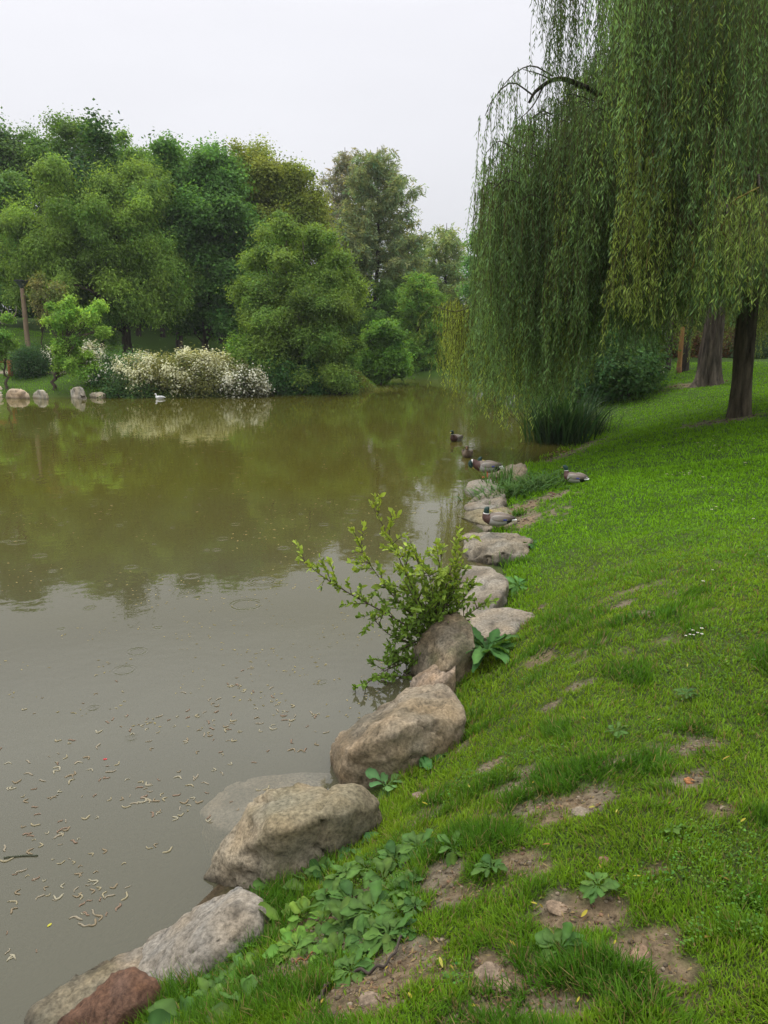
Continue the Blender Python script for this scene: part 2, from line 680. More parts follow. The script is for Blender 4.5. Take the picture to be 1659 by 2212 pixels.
gx = lines([(-420, -80, 20), (-80, -24, 3), (-24, -3, .6), (-3, 5, .05), (5, 14, .25), (14, 40, 1.2), (40, 100, 6), (100, 420, 20)])
gy = lines([(-60, -8, 6), (-8, 0.6, .6), (.6, 7, .05), (7, 14, .09), (14, 24, .25), (24, 56, .5), (56, 100, 3), (100, 700, 30)])
GX, GY = np.meshgrid(gx, gy)
sd_ = pond_sd(GX, GY)
gz = height(GX, GY, sd_)
bm_ = bare_mask(GX, GY)
n1 = fbm2(GX, GY, .8, 4, 21)[:, None]
n2 = fbm2(GX, GY, 18, 3, 22)[:, None]
soil = np.array([.185, .150, .102]) * (.65 + .8 * n2) * np.where(fbm2(GX, GY, 2.5, 3, 33)[:, None] > .55, [1.05, .95, .85], [1, 1, 1])
turf = np.array([.045, .085, .012]) * (.6 + .8 * n1)
turf2 = np.array([.065, .075, .025]) * (.6 + .8 * n2)
rr = np.hypot(GX, GY).ravel()[:, None]
turf = np.where(rr < 9, turf * .5 + turf2 * .5, turf)
gc = turf * (1 - bm_[:, None]) + soil * bm_[:, None]
edge = ((1 - .8 * sstep(30, 34, GY.ravel())) * sstep(.45, .1, sd_ + (n1[:, 0] - .5) * .3))[:, None]
gc = gc * (1 - edge) + np.array([.085, .062, .036]) * edge
# trodden path on the far bank
pth = (sstep(.55, .35, np.abs(sd_ - 4.3)) * sstep(33, 34, GY.ravel()) * sstep(-8, -11, GX.ravel()))[:, None]
gc = gc * (1 - pth) + np.array([.24, .2, .15]) * pth
nx, ny = len(gx), len(gy)
ii = (np.arange(ny - 1)[:, None] * nx + np.arange(nx - 1)[None]).ravel()
TV = np.stack([GX.ravel(), GY.ravel(), gz], 1)
tag(mk('ground', TV, [np.stack([ii, ii + 1, ii + nx + 1, ii + nx], 1)], M_SOIL, None, gc), kind='structure')

# water: one sheet a little wider than the shoreline, the banks rise through it
WV = np.array([(-60, -9, 0), (9, -9, 0), (9, 54, 0), (-60, 54, 0)], float)
wx = np.linspace(-60, 9, 24)
wy = np.linspace(-9, 54, 24)
AX, AY = np.meshgrid(wx, wy)
ii = (np.arange(23)[:, None] * 24 + np.arange(23)[None]).ravel()
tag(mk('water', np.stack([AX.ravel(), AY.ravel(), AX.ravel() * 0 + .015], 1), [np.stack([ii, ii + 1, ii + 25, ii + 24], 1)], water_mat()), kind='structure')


# ------------------------------------------------------------------ rocks
def rock(name, label, pts, tint, seed=0, vox=.03, rough=1.0, moss=0.0, group='boulders lining the near bank', depth=.35, wet=True, cat='boulder', sm=3, crack=1.0, flat=None):
    pts = np.array([at_z(*p) if len(p) == 3 else np.array(p[1:]) for p in pts])
    c = pts.mean(0)
    if flat:
        pts[:, :2] = c[:2] + (pts[:, :2] - c[:2]) * flat[0]
        pts[:, 2] *= flat[1]
        c = pts.mean(0)
    low = pts.copy()
    low[:, :2] = c[:2] + (pts[:, :2] - c[:2]) * .92
    low[:, 2] = pts[:, 2].min() - depth
    bm = bmesh.new()
    for p in np.vstack([pts, low]):
        bm.verts.new(p - c)
    r = bmesh.ops.convex_hull(bm, input=bm.verts)
    bmesh.ops.delete(bm, geom=list({g for g in r['geom_interior'] + r['geom_unused'] if isinstance(g, bmesh.types.BMVert)}), context='VERTS')
    me = bpy.data.meshes.new('hull')
    bm.to_mesh(me)
    bm.free()
    t = bpy.data.objects.new('hull', me)
    COL.objects.link(t)
    md = t.modifiers.new('r', 'REMESH')
    md.mode = 'VOXEL'
    md.voxel_size = vox
    ms = t.modifiers.new('s', 'SMOOTH')
    ms.factor = .5
    ms.iterations = sm
    dg = bpy.context.evaluated_depsgraph_get()
    ev = bpy.data.meshes.new_from_object(t.evaluated_get(dg))
    bpy.data.objects.remove(t)
    n = len(ev.vertices)
    V = np.zeros(n * 3, f32)
    ev.vertices.foreach_get('co', V)
    V = V.reshape(-1, 3).astype(float)
    Nn = np.zeros(n * 3, f32)
    ev.vertices.foreach_get('normal', Nn)
    Nn = Nn.reshape(-1, 3)
    size = np.ptp(pts[:, :2], axis=0).max()
    q = V / size
    rg = np.random.default_rng(seed + 500)
    for _ in range(9):
        pn = nrm(rg.normal(0, 1, 3) + np.array([0, -.2, .45]))
        dd_ = q @ pn
        lim = dd_.max() * rg.uniform(.80, .95)
        ex_ = np.maximum(dd_ - lim, 0)
        q = q - ex_[:, None] * pn * .9
    V = q * size
    d = (fbm(q * 3.2 + seed * 7.7, 3, seed) - .5) * .085
    rid = np.abs(fbm(q * 4.5 + seed * 3.1, 3, seed + 5) - .5)
    d = d - np.exp(-(rid / .022) ** 2) * .04 * crack
    d = d + (fbm(q * np.array([13, 13, 22]) + seed, 3, seed + 9) - .5) * .045
    lay = vnoise(q * np.array([1.5, 1.5, 10]) + seed, seed + 40)
    d = d + (np.abs(lay - .5)) * .05 - .05 * np.abs(fbm(q * 6 + seed * 1.3, 2, seed + 60) - .5)
    V = V + Nn * (d * size * rough)[:, None]
    h = V[:, 2] + c[2]
    b1 = fbm(q * 2.5 + 31 + seed, 4, seed + 2)[:, None]
    b2 = fbm(q * 11 + 3 + seed, 3, seed + 3)[:, None]
    C = np.array(tint) * (.80 if flat else .95) * (.62 + .5 * b1 + .3 * b2)
    C = C * (1 + (fbm(q * 5 + seed, 3, seed + 12)[:, None] - .5) * np.array([.25, 0, -.35]))
    dk = sstep(.56, .68, fbm(q * 4 + 9 + seed, 4, seed + 7))[:, None]
    C = C * (1 - .4 * dk)
    cr = np.exp(-(rid / .02) ** 2)[:, None]
    C = C * (1 - .35 * cr * crack)
    if moss:
        mm = (moss * sstep(.4, .62, fbm(q * 3 + 77, 4, seed + 21)))[:, None]
        C = C * (1 - mm) + np.array([.055, .06, .022]) * mm
    if wet:
        ww = sstep(.09, .02, h + (b2[:, 0] - .5) * .06)[:, None]
        C = C * (1 - .5 * ww)
    a = ev.color_attributes.new('Col', 'FLOAT_COLOR', 'POINT')
    cc = np.ones((n, 4), f32)
    cc[:, :3] = C
    a.data.foreach_set('color', cc.ravel())
    ev.vertices.foreach_set('co', V.astype(f32).ravel())
    ev.materials.clear()
    ev.materials.append(M_ROCK)
    ev.polygons.foreach_set('use_smooth', np.ones(len(ev.polygons), bool))
    ev.update()
    ev.name = name
    o = bpy.data.objects.new(name, ev)
    o.location = c
    COL.objects.link(o)
    return tag(o, label, cat, group)


TAN, GREY, PINK = (.235, .195, .135), (.27, .245, .21), (.20, .178, .145)
rock('boulder', 'rusty red brown wedge of rock at the lower corner of the bank', [(90, 2225, .12), (170, 2160, .22), (240, 2100, .30), (285, 2078, .33), (340, 2108, .30), (356, 2145, .22), (345, 2225, .15), (230, 2260, .2), (290, 2150, .34)],
     (.110, .060, .038), 1, .018, .7, crack=.6)
rock('boulder', 'low grey slab awash at the waterline behind the red brown rock', [(30, 2230, .01), (70, 2165, .03), (190, 2085, .05), (300, 2030, .05), (345, 2060, .08), (330, 2130, .10), (230, 2170, .12), (140, 2225, .1), (60, 2280, .05)],
     (.20, .165, .12), 2, .022, .8, moss=.3)
rock('boulder', 'smooth pinkish grey boulder beside the broad leaved weeds', [(270, 2085, .02), (335, 2010, .06), (430, 1945, .22), (525, 1906, .34), (552, 1910, .36), (578, 1955, .34), (560, 2020, .30), (505, 2085, .24), (430, 2140, .2), (370, 2190, .15), (300, 2150, .1), (470, 2000, .38)],
     PINK, 3, .02, .55, crack=.8)
rock('boulder', 'big tan boulder with a pale flat top and dark undercut front', [(443, 1905, .0), (455, 1860, .08), (485, 1790, .2), (525, 1738, .33), (575, 1703, .42), (650, 1690, .45), (780, 1692, .48), (828, 1716, .42), (790, 1755, .42), (725, 1745, .50), (690, 1820, .30), (630, 1890, .16), (590, 1935, .12), (540, 1915, .06), (590, 1790, .48), (480, 1900, .04)],
     TAN, 4, .024, .8, moss=.35)
rock('boulder', 'large rounded brown boulder with a dark overhang towards the water', [(708, 1632, .05), (716, 1600, .18), (790, 1548, .30), (885, 1480, .40), (955, 1468, .44), (992, 1500, .44), (1006, 1548, .40), (945, 1598, .36), (870, 1632, .22), (800, 1690, .06), (730, 1690, .03), (850, 1570, .50), (760, 1610, .34)],
     (.225, .175, .115), 5, .026, .8, moss=.12)
rock('boulder', 'pale rock lying under water beside the tan boulder', [(425, 1745, -.07), (470, 1700, -.045), (560, 1672, -.03), (700, 1655, -.02), (750, 1668, -.02), (700, 1720, -.03), (640, 1790, -.05), (520, 1800, -.07), (460, 1785, -.08), (590, 1720, -.018)],
     (.80, .62, .44), 6, .035, .35, wet=False)
rock('boulder', 'small brown stone below the leafy bush, touching the mossy boulder', [(875, 1500, .03), (892, 1458, .16), (950, 1432, .25), (985, 1412, .3), (985, 1445, .28), (950, 1475, .22), (905, 1492, .1)],
     (.28, .21, .145), 7, .022, .8)
rock('boulder', 'mossy dark boulder with the leafy bush leaning over it', [(885, 1445, .05), (893, 1395, .25), (930, 1345, .45), (962, 1318, .52), (988, 1314, .52), (1018, 1348, .5), (1036, 1375, .42), (985, 1400, .4), (965, 1445, .28), (920, 1455, .15)],
     (.22, .175, .115), 8, .026, .7, moss=.6)
rock('boulder', 'low flat grey rock set in the grass above the leafy bush', [(1012, 1345, .28), (1030, 1312, .3), (1090, 1292, .34), (1140, 1296, .4), (1148, 1308, .38), (1105, 1322, .4), (1098, 1345, .36), (1060, 1338, .33), (1030, 1358, .3)],
     (.25, .215, .165), 9, .028, .6, flat=(1.22, .74))
rock('boulder', 'wide sloping pale rock between the bush and the undercut rock', [(978, 1300, .05), (990, 1262, .12), (1003, 1216, .24), (1055, 1211, .32), (1092, 1235, .36), (1075, 1262, .36), (1052, 1296, .3), (1012, 1325, .2)],
     (.24, .205, .155), 10, .03, .5, flat=(1.22, .74))
rock('boulder', 'blocky rock with a shadowed underside in front of the resting duck', [(1022, 1207, .04), (1030, 1166, .2), (1010, 1162, .15), (1060, 1152, .26), (1128, 1138, .3), (1138, 1152, .3), (1128, 1185, .22), (1085, 1208, .06), (1060, 1212, .03), (1075, 1170, .32)],
     (.225, .195, .145), 11, .03, 1.0, flat=(1.22, .74))
rock('boulder', 'thin flat ledge of rock at the water below the resting duck', [(1000, 1160, .04), (1012, 1150, .08), (1075, 1145, .14), (1080, 1160, .14), (1040, 1172, .10), (1008, 1168, .06)],
     (.25, .215, .165), 12, .03, .8, flat=(1.22, .74))
rock('boulder', 'long yellowish rock behind the resting duck', [(990, 1116, .02), (1028, 1094, .12), (1070, 1086, .18), (1118, 1096, .22), (1112, 1122, .2), (1060, 1126, .14), (1015, 1122, .05)],
     (.24, .205, .125), 13, .035, .8, moss=.25, flat=(1.22, .74))
rock('boulder', 'small pale stone at the breast of the resting duck', [(1028, 1135, .02), (1040, 1122, .1), (1062, 1120, .14), (1068, 1135, .12), (1048, 1146, .04)],
     (.25, .21, .15), 14, .03, .8, flat=(1.22, .74))
rock('boulder', 'slanting cracked rock beside the strappy leaved clump', [(1008, 1096, .03), (1022, 1072, .12), (1050, 1054, .22), (1085, 1045, .3), (1085, 1075, .28), (1060, 1090, .16), (1025, 1100, .05)],
     (.24, .205, .155), 15, .03, 1.0, flat=(1.22, .74))
rock('boulder', 'grey rock on which the preening ducks stand', [(1008, 1060, .03), (1013, 1044, .14), (1024, 1031, .22), (1060, 1029, .26), (1082, 1035, .28), (1075, 1050, .24), (1040, 1068, .06), (1022, 1070, .02)],
     (.235, .21, .17), 16, .035, .8, flat=(1.22, .74))
rock('boulder', 'upright pale rock behind the strappy leaved clump', [(1078, 1020, .1), (1090, 1000, .3), (1105, 988, .42), (1130, 984, .48), (1133, 1000, .42), (1122, 1018, .25), (1108, 1045, .08), (1090, 1040, .05)],
     (.26, .21, .145), 17, .035, .9, flat=(1.22, .74))
rock('boulder', 'small low rock between the preening ducks and upright rock', [(1050, 1018, .06), (1066, 1008, .15), (1088, 1003, .2), (1092, 1020, .16), (1070, 1026, .08)],
     (.25, .205, .15), 18, .035, .9, flat=(1.22, .74))
LB = 'rocks along the far bank'
for lab, pts, tint, sd in [('cut off pale rock at the far bank beside the photo edge', [(-22, 859, 0), (-18, 838, .3), (2, 833, .42), (9, 842, .3), (9, 859, 0), (-8, 836, .42)], (.42, .36, .28), 31),
                           ('long low tan rock on the far bank left of the pointed rock', [(9, 859, .0), (10, 842, .38), (30, 838, .45), (56, 841, .42), (63, 850, .25), (63, 860, 0), (35, 861, 0)], (.46, .35, .24), 32),
                           ('pointed pale rock on the far bank left of the leaning sapling', [(64, 859, 0), (72, 846, .3), (84, 837, .5), (92, 840, .45), (104, 851, .25), (106, 859, 0), (85, 861, 0)], (.44, .39, .3), 33),
                           ('blocky pale rock with a raised corner right of the leaning sapling', [(146, 855, 0), (148, 838, .4), (166, 836, .45), (172, 833, .6), (181, 835, .6), (183, 856, 0), (165, 858, 0)], (.46, .40, .31), 34),
                           ('flat tan rock at the foot of the white flowering shrubs', [(188, 857, 0), (195, 847, .25), (215, 844, .35), (228, 846, .3), (232, 857, 0), (210, 859, 0)], (.45, .38, .27), 35)]:
    rock('bank_rock', lab, pts, tint, sd, .07, .9, group=LB, cat='rock', wet=True, depth=.3)


# ------------------------------------------------------------------ trees
def pal(c, rng, n, var=.25, warm=.15):
    c = np.asarray(c, float)
    k = 1 + rng.normal(0, var, (n, 1))
    hue = rng.normal(0, warm, (n, 1))
    return np.clip(c * np.clip(k, .35, 1.9) * np.concatenate([1 + hue, np.ones((n, 1)), 1 - hue * .5], 1), .004, .9)


def lobe(u, v, ru, rv, Y, dr=None):
    c = at_y(u, v, Y)
    k = S / FPX * Y * 1.02
    return (c, np.array([ru * k, (dr if dr else ru * k * .85), rv * k]))


def crown_points(lobes, n, rng, inner=.45, bough=6, bs=(.17, .32)):
    """Clump centres: boughs stand out from the lobes, clumps cover the upper and outer side of each bough."""
    vol = np.array([np.prod(r) ** (.7) for _, r in lobes])
    nb = max(6, n // bough)
    pick = rng.choice(len(lobes), nb, p=vol / vol.sum())
    d = rdir(nb, rng)
    rad = inner + (.96 - inner) * rng.random(nb) ** .6 + rng.normal(0, .05, nb)
    rad = rad * (.80 + .42 * fbm(d * 2.1 + np.array(lobes[0][0])[None], 2, 11))
    ctr, rr = np.array([lobes[k][0] for k in pick]), np.array([lobes[k][1] for k in pick])
    B = ctr + d * rr * rad[:, None]
    br = rr.min(1) * rng.uniform(bs[0], bs[1], nb)
    bi = rng.integers(0, nb, n)
    e = nrm(rdir(n, rng) + d[bi] * .7 + np.array([0, 0, .35]))
    ax = nrm(d + rng.normal(0, .5, (nb, 3)) + np.array([0, 0, .1]))[bi]
    e2 = e * .8 + ax * (e * ax).sum(1, keepdims=True) * .9
    far = np.where(rng.random(n) < .07, rng.uniform(1.1, 1.55, n), rng.uniform(.35, 1.05, n))
    P = B[bi] + e2 * (br[bi] * far)[:, None] * np.array([1.1, 1.1, .85])
    return P, nrm(e * .7 + d[bi] * .5), bi


def tree(name, label, cat, base, lobes, color, nclump=220, per=110, csize=.9, leaf=.24, asp=.6, tr=.3, seed=0, group=None, tips=None, droop=.15, bark=(.07, .055, .04),
         nlimb=34, trunk_top=None, var=.22, cvar=.16, lean=(0, 0), mat=None, skirt=None, flat=.75, trunks=None, keep=None):
    rng = np.random.default_rng(1000 + seed)
    base = np.asarray(base, float)
    root = thing(name, base, label, cat, group)
    top = max(l[0][2] + l[1][2] for l in lobes)
    if trunk_top is None:
        trunk_top = base[2] + (top - base[2]) * .8
    cen = np.mean([l[0] for l in lobes], axis=0)
    # trunk
    g = Geo()
    paths = []
    for (ox, oy, rs) in (trunks or [(0, 0, 1)]):
        pts = [base + [ox, oy, -.3], base + [ox, oy, .4], base + [ox * 1.2 + lean[0] * .4, oy * 1.2 + lean[1] * .4, (trunk_top - base[2]) * .35],
               np.array([cen[0] * .6 + (base[0] + lean[0]) * .4 + ox * 1.5, cen[1] * .6 + base[1] * .4 + oy, trunk_top])]
        tp = curve(pts, 14)
        tp[2:-1, :2] += rng.normal(0, .05, (11, 2))
        R = tr * rs * np.interp(np.linspace(0, 1, 14), [0, .06, .2, .6, 1], [1.45, 1.12, .95, .6, .12])
        V, F = tube(tp, R, 9)
        g.add(V, F, np.array(bark) * (.7 + .6 * fbm(V * [3, 3, .8], 3, seed))[:, None])
        paths.append(tp)
    g.build('trunk', M_BARK, root, base)
    # clumps
    P, d, pick = crown_points(lobes, int(nclump * 1.7), rng)
    if keep is not None:
        ok = keep(P)
        P, d, pick = P[ok], d[ok], pick[ok]
    # limbs
    g = Geo()
    order = rng.permutation(len(P))[:nlimb]
    for k in order:
        tp = paths[k % len(paths)]
        z0 = base[2] + (P[k][2] - base[2]) * rng.uniform(.45, .7)
        i = int(np.argmin(np.abs(tp[:, 2] - z0)))
        i = min(max(i, 3), 11)
        a = tp[i]
        mid = a * .45 + P[k] * .55 + np.array([0, 0, .12 * np.linalg.norm(P[k] - a)]) + rng.normal(0, .15, 3)
        c = curve([a, mid, P[k]], 7)
        r0 = tr * .32 * (1 - .5 * (i / 14))
        V, F = tube(c, np.linspace(r0, .012, 7), 5)
        g.add(V, F, np.array(bark) * rng.uniform(.7, 1.2))
        # side twigs
        for q in range(2):
            j = rng.integers(3, 6)
            e = c[j] + rdir(1, rng)[0] * csize * 1.1
            V, F = tube(curve([c[j], (c[j] + e) / 2 + [0, 0, .1], e], 4), np.linspace(.02, .006, 4), 4)
            g.add(V, F, np.array(bark) * rng.uniform(.7, 1.2))
    g.build('branches', M_BARK, root, base)
    # leaves
    n = len(P)
    cs = csize * .80 * rng.uniform(.4, 1.4, n)
    per = int(per * 1.75)
    ci = np.repeat(np.arange(n), per)
    m = len(ci)
    o = rng.normal(0, .48, (m, 3)) * cs[ci][:, None] * np.array([1, 1, flat])
    Pl = P[ci] + o
    out = nrm(o / np.array([1, 1, flat]))
    nor = nrm(out * .5 + d[ci] * .4 + np.array([0, 0, .55]) + rng.normal(0, .6, (m, 3)))
    D = nrm(np.cross(nor, rdir(m, rng)) + out * .35 + np.array([0, 0, -droop * 2]))
    nbb = pick.max() + 1
    cc = pal(color, rng, n, cvar * .6, .08) * np.clip(1 + rng.normal(0, cvar, nbb), .6, 1.5)[pick][:, None]
    if tips is not None:
        k = np.clip(rng.random(nbb)[pick] * 1.3 - .3 + rng.normal(0, .15, n), 0, 1)[:, None]
        cc = cc * (1 - k) + np.array(tips) * rng.uniform(.75, 1.2, (n, 1)) * k
    C = np.clip(TB * cc[ci] * np.clip(1 + rng.normal(0, var, (m, 1)), .4, 1.8), .004, .8)
    L = leaf * .70 * rng.uniform(.5, 1.35, m)
    g = Geo()
    g.add(*leaf_cards(Pl, D, nor, L, L * asp, C))
    g.build('crown', mat or M_LEAF, root, base)
    return root


def bpt(u, Y):
    x = (u * S - 384) / FPX * Y / 1.026
    return np.array([x, Y, float(height0([x], [Y])[0])])


TB = 2.25
FARG = 'trees on the far side of the pond'
tree('maple_tree', 'dark bluish green tree cut off by the photo edge, behind the others', 'tree', bpt(-8, 58), [lobe(-25, 400, 75, 120, 58), lobe(2, 350, 36, 48, 58)], (.036, .070, .020), 170, 110, 1.1, .30, .7, .34, 1, FARG)
tree('maple_tree', 'mid green tree filling the low edge behind the lamp post', 'tree', bpt(-25, 53), [lobe(-15, 470, 75, 90, 53), lobe(-10, 580, 65, 80, 53), lobe(60, 560, 60, 80, 55)], (.050, .098, .022), 190, 110, 1.0, .26, .7, .3, 2, FARG)
tree('maple_tree', 'tallest deep green tree, its knobbly top rising behind the pale green tree', 'tree', bpt(228, 60),
     [lobe(190, 368, 125, 78, 60), lobe(120, 425, 95, 100, 60), lobe(290, 390, 95, 80, 60), lobe(220, 318, 66, 42, 60), lobe(335, 352, 45, 36, 60), lobe(80, 350, 40, 40, 60), lobe(250, 480, 150, 120, 62)],
     (.048, .092, .018), 480, 110, 1.0, .24, .75, .42, 3, FARG, tips=(.062, .112, .022))
tree('ash_tree', 'broad pale yellow green tree in front, with drooping leafy tufts', 'tree', bpt(272, 47.5),
     [lobe(230, 400, 75, 85, 47), lobe(160, 470, 110, 100, 47), lobe(290, 470, 105, 110, 47), lobe(110, 560, 85, 90, 46.5), lobe(220, 580, 130, 120, 46), lobe(330, 590, 70, 90, 46), lobe(80, 620, 65, 70, 46.5), lobe(300, 635, 80, 60, 46)],
     (.064, .112, .022), 560, 130, .85, .24, .42, .36, 4, FARG, tips=(.098, .150, .028), droop=.3, flat=.9)
tree('maple_tree', 'deep green broad leaved tree right of the pale yellow green one', 'tree', bpt(445, 51),
     [lobe(430, 440, 85, 110, 51), lobe(475, 540, 95, 130, 50), lobe(420, 600, 75, 95, 50), lobe(510, 615, 60, 85, 49.5), lobe(390, 390, 50, 60, 52)],
     (.048, .104, .024), 460, 120, .95, .26, .75, .3, 5, FARG, tips=(.054, .108, .026))
tree('lime_tree', 'olive tinted tree with yellowish top between deep green tree and waterside alder', 'tree', bpt(520, 54),
     [lobe(545, 400, 70, 66, 54), lobe(600, 430, 66, 80, 54), lobe(635, 470, 58, 80, 54), lobe(505, 420, 50, 60, 54.5), lobe(580, 540, 110, 120, 54), lobe(650, 520, 60, 80, 54), lobe(590, 640, 70, 100, 53)],
     (.076, .104, .020), 560, 120, .9, .23, .65, .3, 6, FARG, tips=(.115, .132, .024))
tree('alder_tree', 'wide light green alder overhanging the water in the middle of the far bank', 'tree', bpt(668, 40),
     [lobe(640, 540, 70, 80, 40), lobe(600, 620, 70, 95, 39.5), lobe(690, 630, 75, 105, 39.5), lobe(640, 700, 105, 95, 39), lobe(725, 720, 58, 85, 39), lobe(590, 770, 55, 75, 38), lobe(670, 790, 95, 60, 38), lobe(745, 640, 35, 55, 39.5), lobe(560, 800, 35, 45, 37.5)],
     (.062, .108, .022), 640, 135, .68, .17, .6, .2, 7, FARG, tips=(.092, .138, .026), trunks=[(0, 0, 1), (-1.4, .3, .7), (1.3, .2, .8), (-.5, -.4, .6)])
tree('round_bush', 'bright green rounded bush on the bank where the channel begins', 'bush', bpt(822, 45),
     [lobe(826, 745, 40, 52, 45), lobe(812, 790, 30, 32, 45), lobe(845, 785, 26, 38, 45)], (.060, .125, .020), 150, 110, .55, .2, .8, .12, 10, None, tips=(.08, .15, .024), nlimb=14)
tree('maple_tree', 'green tree half hidden by the hanging willow, behind the channel', 'tree', bpt(1075, 57),
     [lobe(1060, 600, 45, 90, 57), lobe(1085, 700, 70, 100, 57), lobe(1040, 560, 25, 45, 57), lobe(1120, 600, 60, 100, 58)], (.055, .115, .034), 230, 100, .9, .24, .7, .28, 12, FARG)


def feather_tree(name, label, base, u, v0, v1, hw, Y, color, seed, nl=70, dens=1.0, bark=(.06, .05, .045), tr=.3, sprig=.42, tips=None, bare=None):
    """Open conifer-like tree: rising limbs carrying drooping feathery sprigs."""
    rng = np.random.default_rng(2000 + seed)
    base = np.asarray(base, float)
    root = thing(name, base, label, 'tree', FARG)
    topp, low = at_y(u, v0, Y), at_y(u, v1, Y)
    R = hw * S / FPX * Y
    Hh = topp[2] - base[2]
    tp = curve([base - [0, 0, .3], base + [0, 0, .5], np.array([topp[0], Y, base[2] + Hh * .5]) + rng.normal(0, .15, 3), topp], 16)
    g = Geo()
    V, F = tube(tp, tr * np.interp(np.linspace(0, 1, 16), [0, .05, .3, 1], [1.5, 1.1, .85, .06]), 8)
    g.add(V, F, np.array(bark) * rng.uniform(.8, 1.1))
    g.build('trunk', M_BARK, root, base)
    g, lf = Geo(), []
    z0 = low[2]
    for k in range(nl):
        f = (k + rng.random()) / nl
        zz = z0 + (topp[2] - z0) * (.02 + .93 * f)
        prof = np.interp(f, [0, .25, .55, .8, 1], [.75, 1, .9, .62, .2]) * rng.uniform(.6, 1.08)
        az = k * 2.399 + rng.normal(0, .3)
        a = np.array([np.interp(zz, tp[:, 2], tp[:, 0]), np.interp(zz, tp[:, 2], tp[:, 1]), zz])
        Lr = R * prof
        up = np.interp(f, [0, .5, 1], [-.05, .25, .8]) * Lr
        e = a + np.array([math.cos(az) * Lr, math.sin(az) * Lr, up])
        m1 = a * .5 + e * .5 + np.array([0, 0, -.08 * Lr])
        c = curve([a, m1, e], 9)
        V, F = tube(c, np.linspace(.065 * (1.1 - f), .010, 9), 4)
        g.add(V, F, np.array(bark) * rng.uniform(.7, 1.1))
        ns = int(Lr * 27 * dens)
        if bare and rng.random() < bare:
            ns //= 3
        tt = .22 + .8 * rng.random(ns) ** .8
        idx = np.clip(tt * 8, 0, 7.99)
        i0 = idx.astype(int)
        Pq = c[i0] + (c[i0 + 1] - c[i0]) * (idx - i0)[:, None]
        Pq = Pq + rng.normal(0, 1, (ns, 3)) * np.array([.22, .22, .12]) * (.6 + Lr * .10)
        lf.append(Pq)
    g.build('branches', M_BARK, root, base)
    P = np.concatenate(lf)
    # each point carries a small drooping plume
    k = 11
    ci = np.repeat(np.arange(len(P)), k)
    m = len(ci)
    pd = nrm(rng.normal(0, 1, (len(P), 3)) * [1, 1, .4] + [0, 0, -.75])
    tpos = rng.random(m)[:, None] * .55
    Pl = P[ci] + pd[ci] * tpos + rng.normal(0, .05, (m, 3))
    D = nrm(pd[ci] * .8 + rng.normal(0, .6, (m, 3)))
    cc = pal(color, rng, len(P), .22, .12)
    if tips is not None:
        zt = sstep(.1, .0, (P[:, 2] - z0) / (topp[2] - z0) - .35)[:, None]
        cc = cc * (1 - zt) + np.array(tips) * rng.uniform(.7, 1.2, (len(P), 1)) * zt
    C = np.clip(TB * cc[ci] * (1 + rng.normal(0, .2, (m, 1))), .004, .8)
    L = sprig * rng.uniform(.5, 1.1, m) * .8
    g = Geo()
    g.add(*leaf_cards(Pl, D, rdir(m, rng), L, L * .26, C))
    g.build('crown', M_NEEDLE, root, base)
    return root


feather_tree('bald_cypress', 'tall feathery grey green conifer with open top above the channel', bpt(805, 60), 815, 318, 790, 120, 60, (.098, .122, .064), 1, 100, 1.0, tips=(.07, .13, .03))
feather_tree('bald_cypress', 'greyish brown thin topped conifer standing behind the tall feathery one', bpt(742, 66), 745, 318, 640, 72, 66, (.115, .118, .084), 2, 64, .9, bark=(.10, .085, .075))
feather_tree('bald_cypress', 'slim pale green conifer at the end of the channel beside the willow', bpt(963, 66), 965, 482, 800, 78, 66, (.115, .150, .066), 3, 70, .95)
feather_tree('bald_cypress', 'low bright feathery conifer drooping to the channel right of the round bush', bpt(905, 52), 905, 585, 815, 68, 52, (.072, .128, .026), 4, 60, 1.3, sprig=.36)
feather_tree('bald_cypress', 'dim conifer seen behind the low bright feathery one', bpt(875, 72), 880, 500, 800, 95, 72, (.080, .120, .045), 5, 60, 1.2)

# background woods: mass of foliage far behind
rng = np.random.default_rng(55)
wl = []
for x in list(np.arange(-62, 70, 4.0)) + list(np.arange(-50, -6, 3.0)):
    y = 80 + rng.uniform(-4, 5) + (abs(x) > 40) * -8 - 10 * (x < -8)
    hh = rng.uniform(3.4, 4.8) * (1.35 if x < -12 else 1.0)
    wl.append((np.array([x + rng.normal(0, 1), y, hh * .85 + (3.0 if x < -10 else .8)]), np.array([4.2, 2.5, hh])))
P, d, pk = crown_points(wl, 4200, rng, .6)
ci = np.repeat(np.arange(len(P)), 34)
m = len(ci)
Pl = P[ci] + rng.normal(0, .55, (m, 3))
nor = nrm(d[ci] + rng.normal(0, .6, (m, 3)) + [0, 0, .5])
cc = pal((.034, .072, .022), rng, len(P), .25, .15)
L = .42 * rng.uniform(.6, 1.2, m)
g = Geo()
g.add(*leaf_cards(Pl, np.cross(nor, rdir(m, rng)), nor, L, L * .7, cc[ci] * (1 + rng.normal(0, .2, (m, 1)))))
tag(g.build('distant_woods', M_LEAF), 'dark mass of woodland foliage far behind the trees', 'woods', kind='stuff')

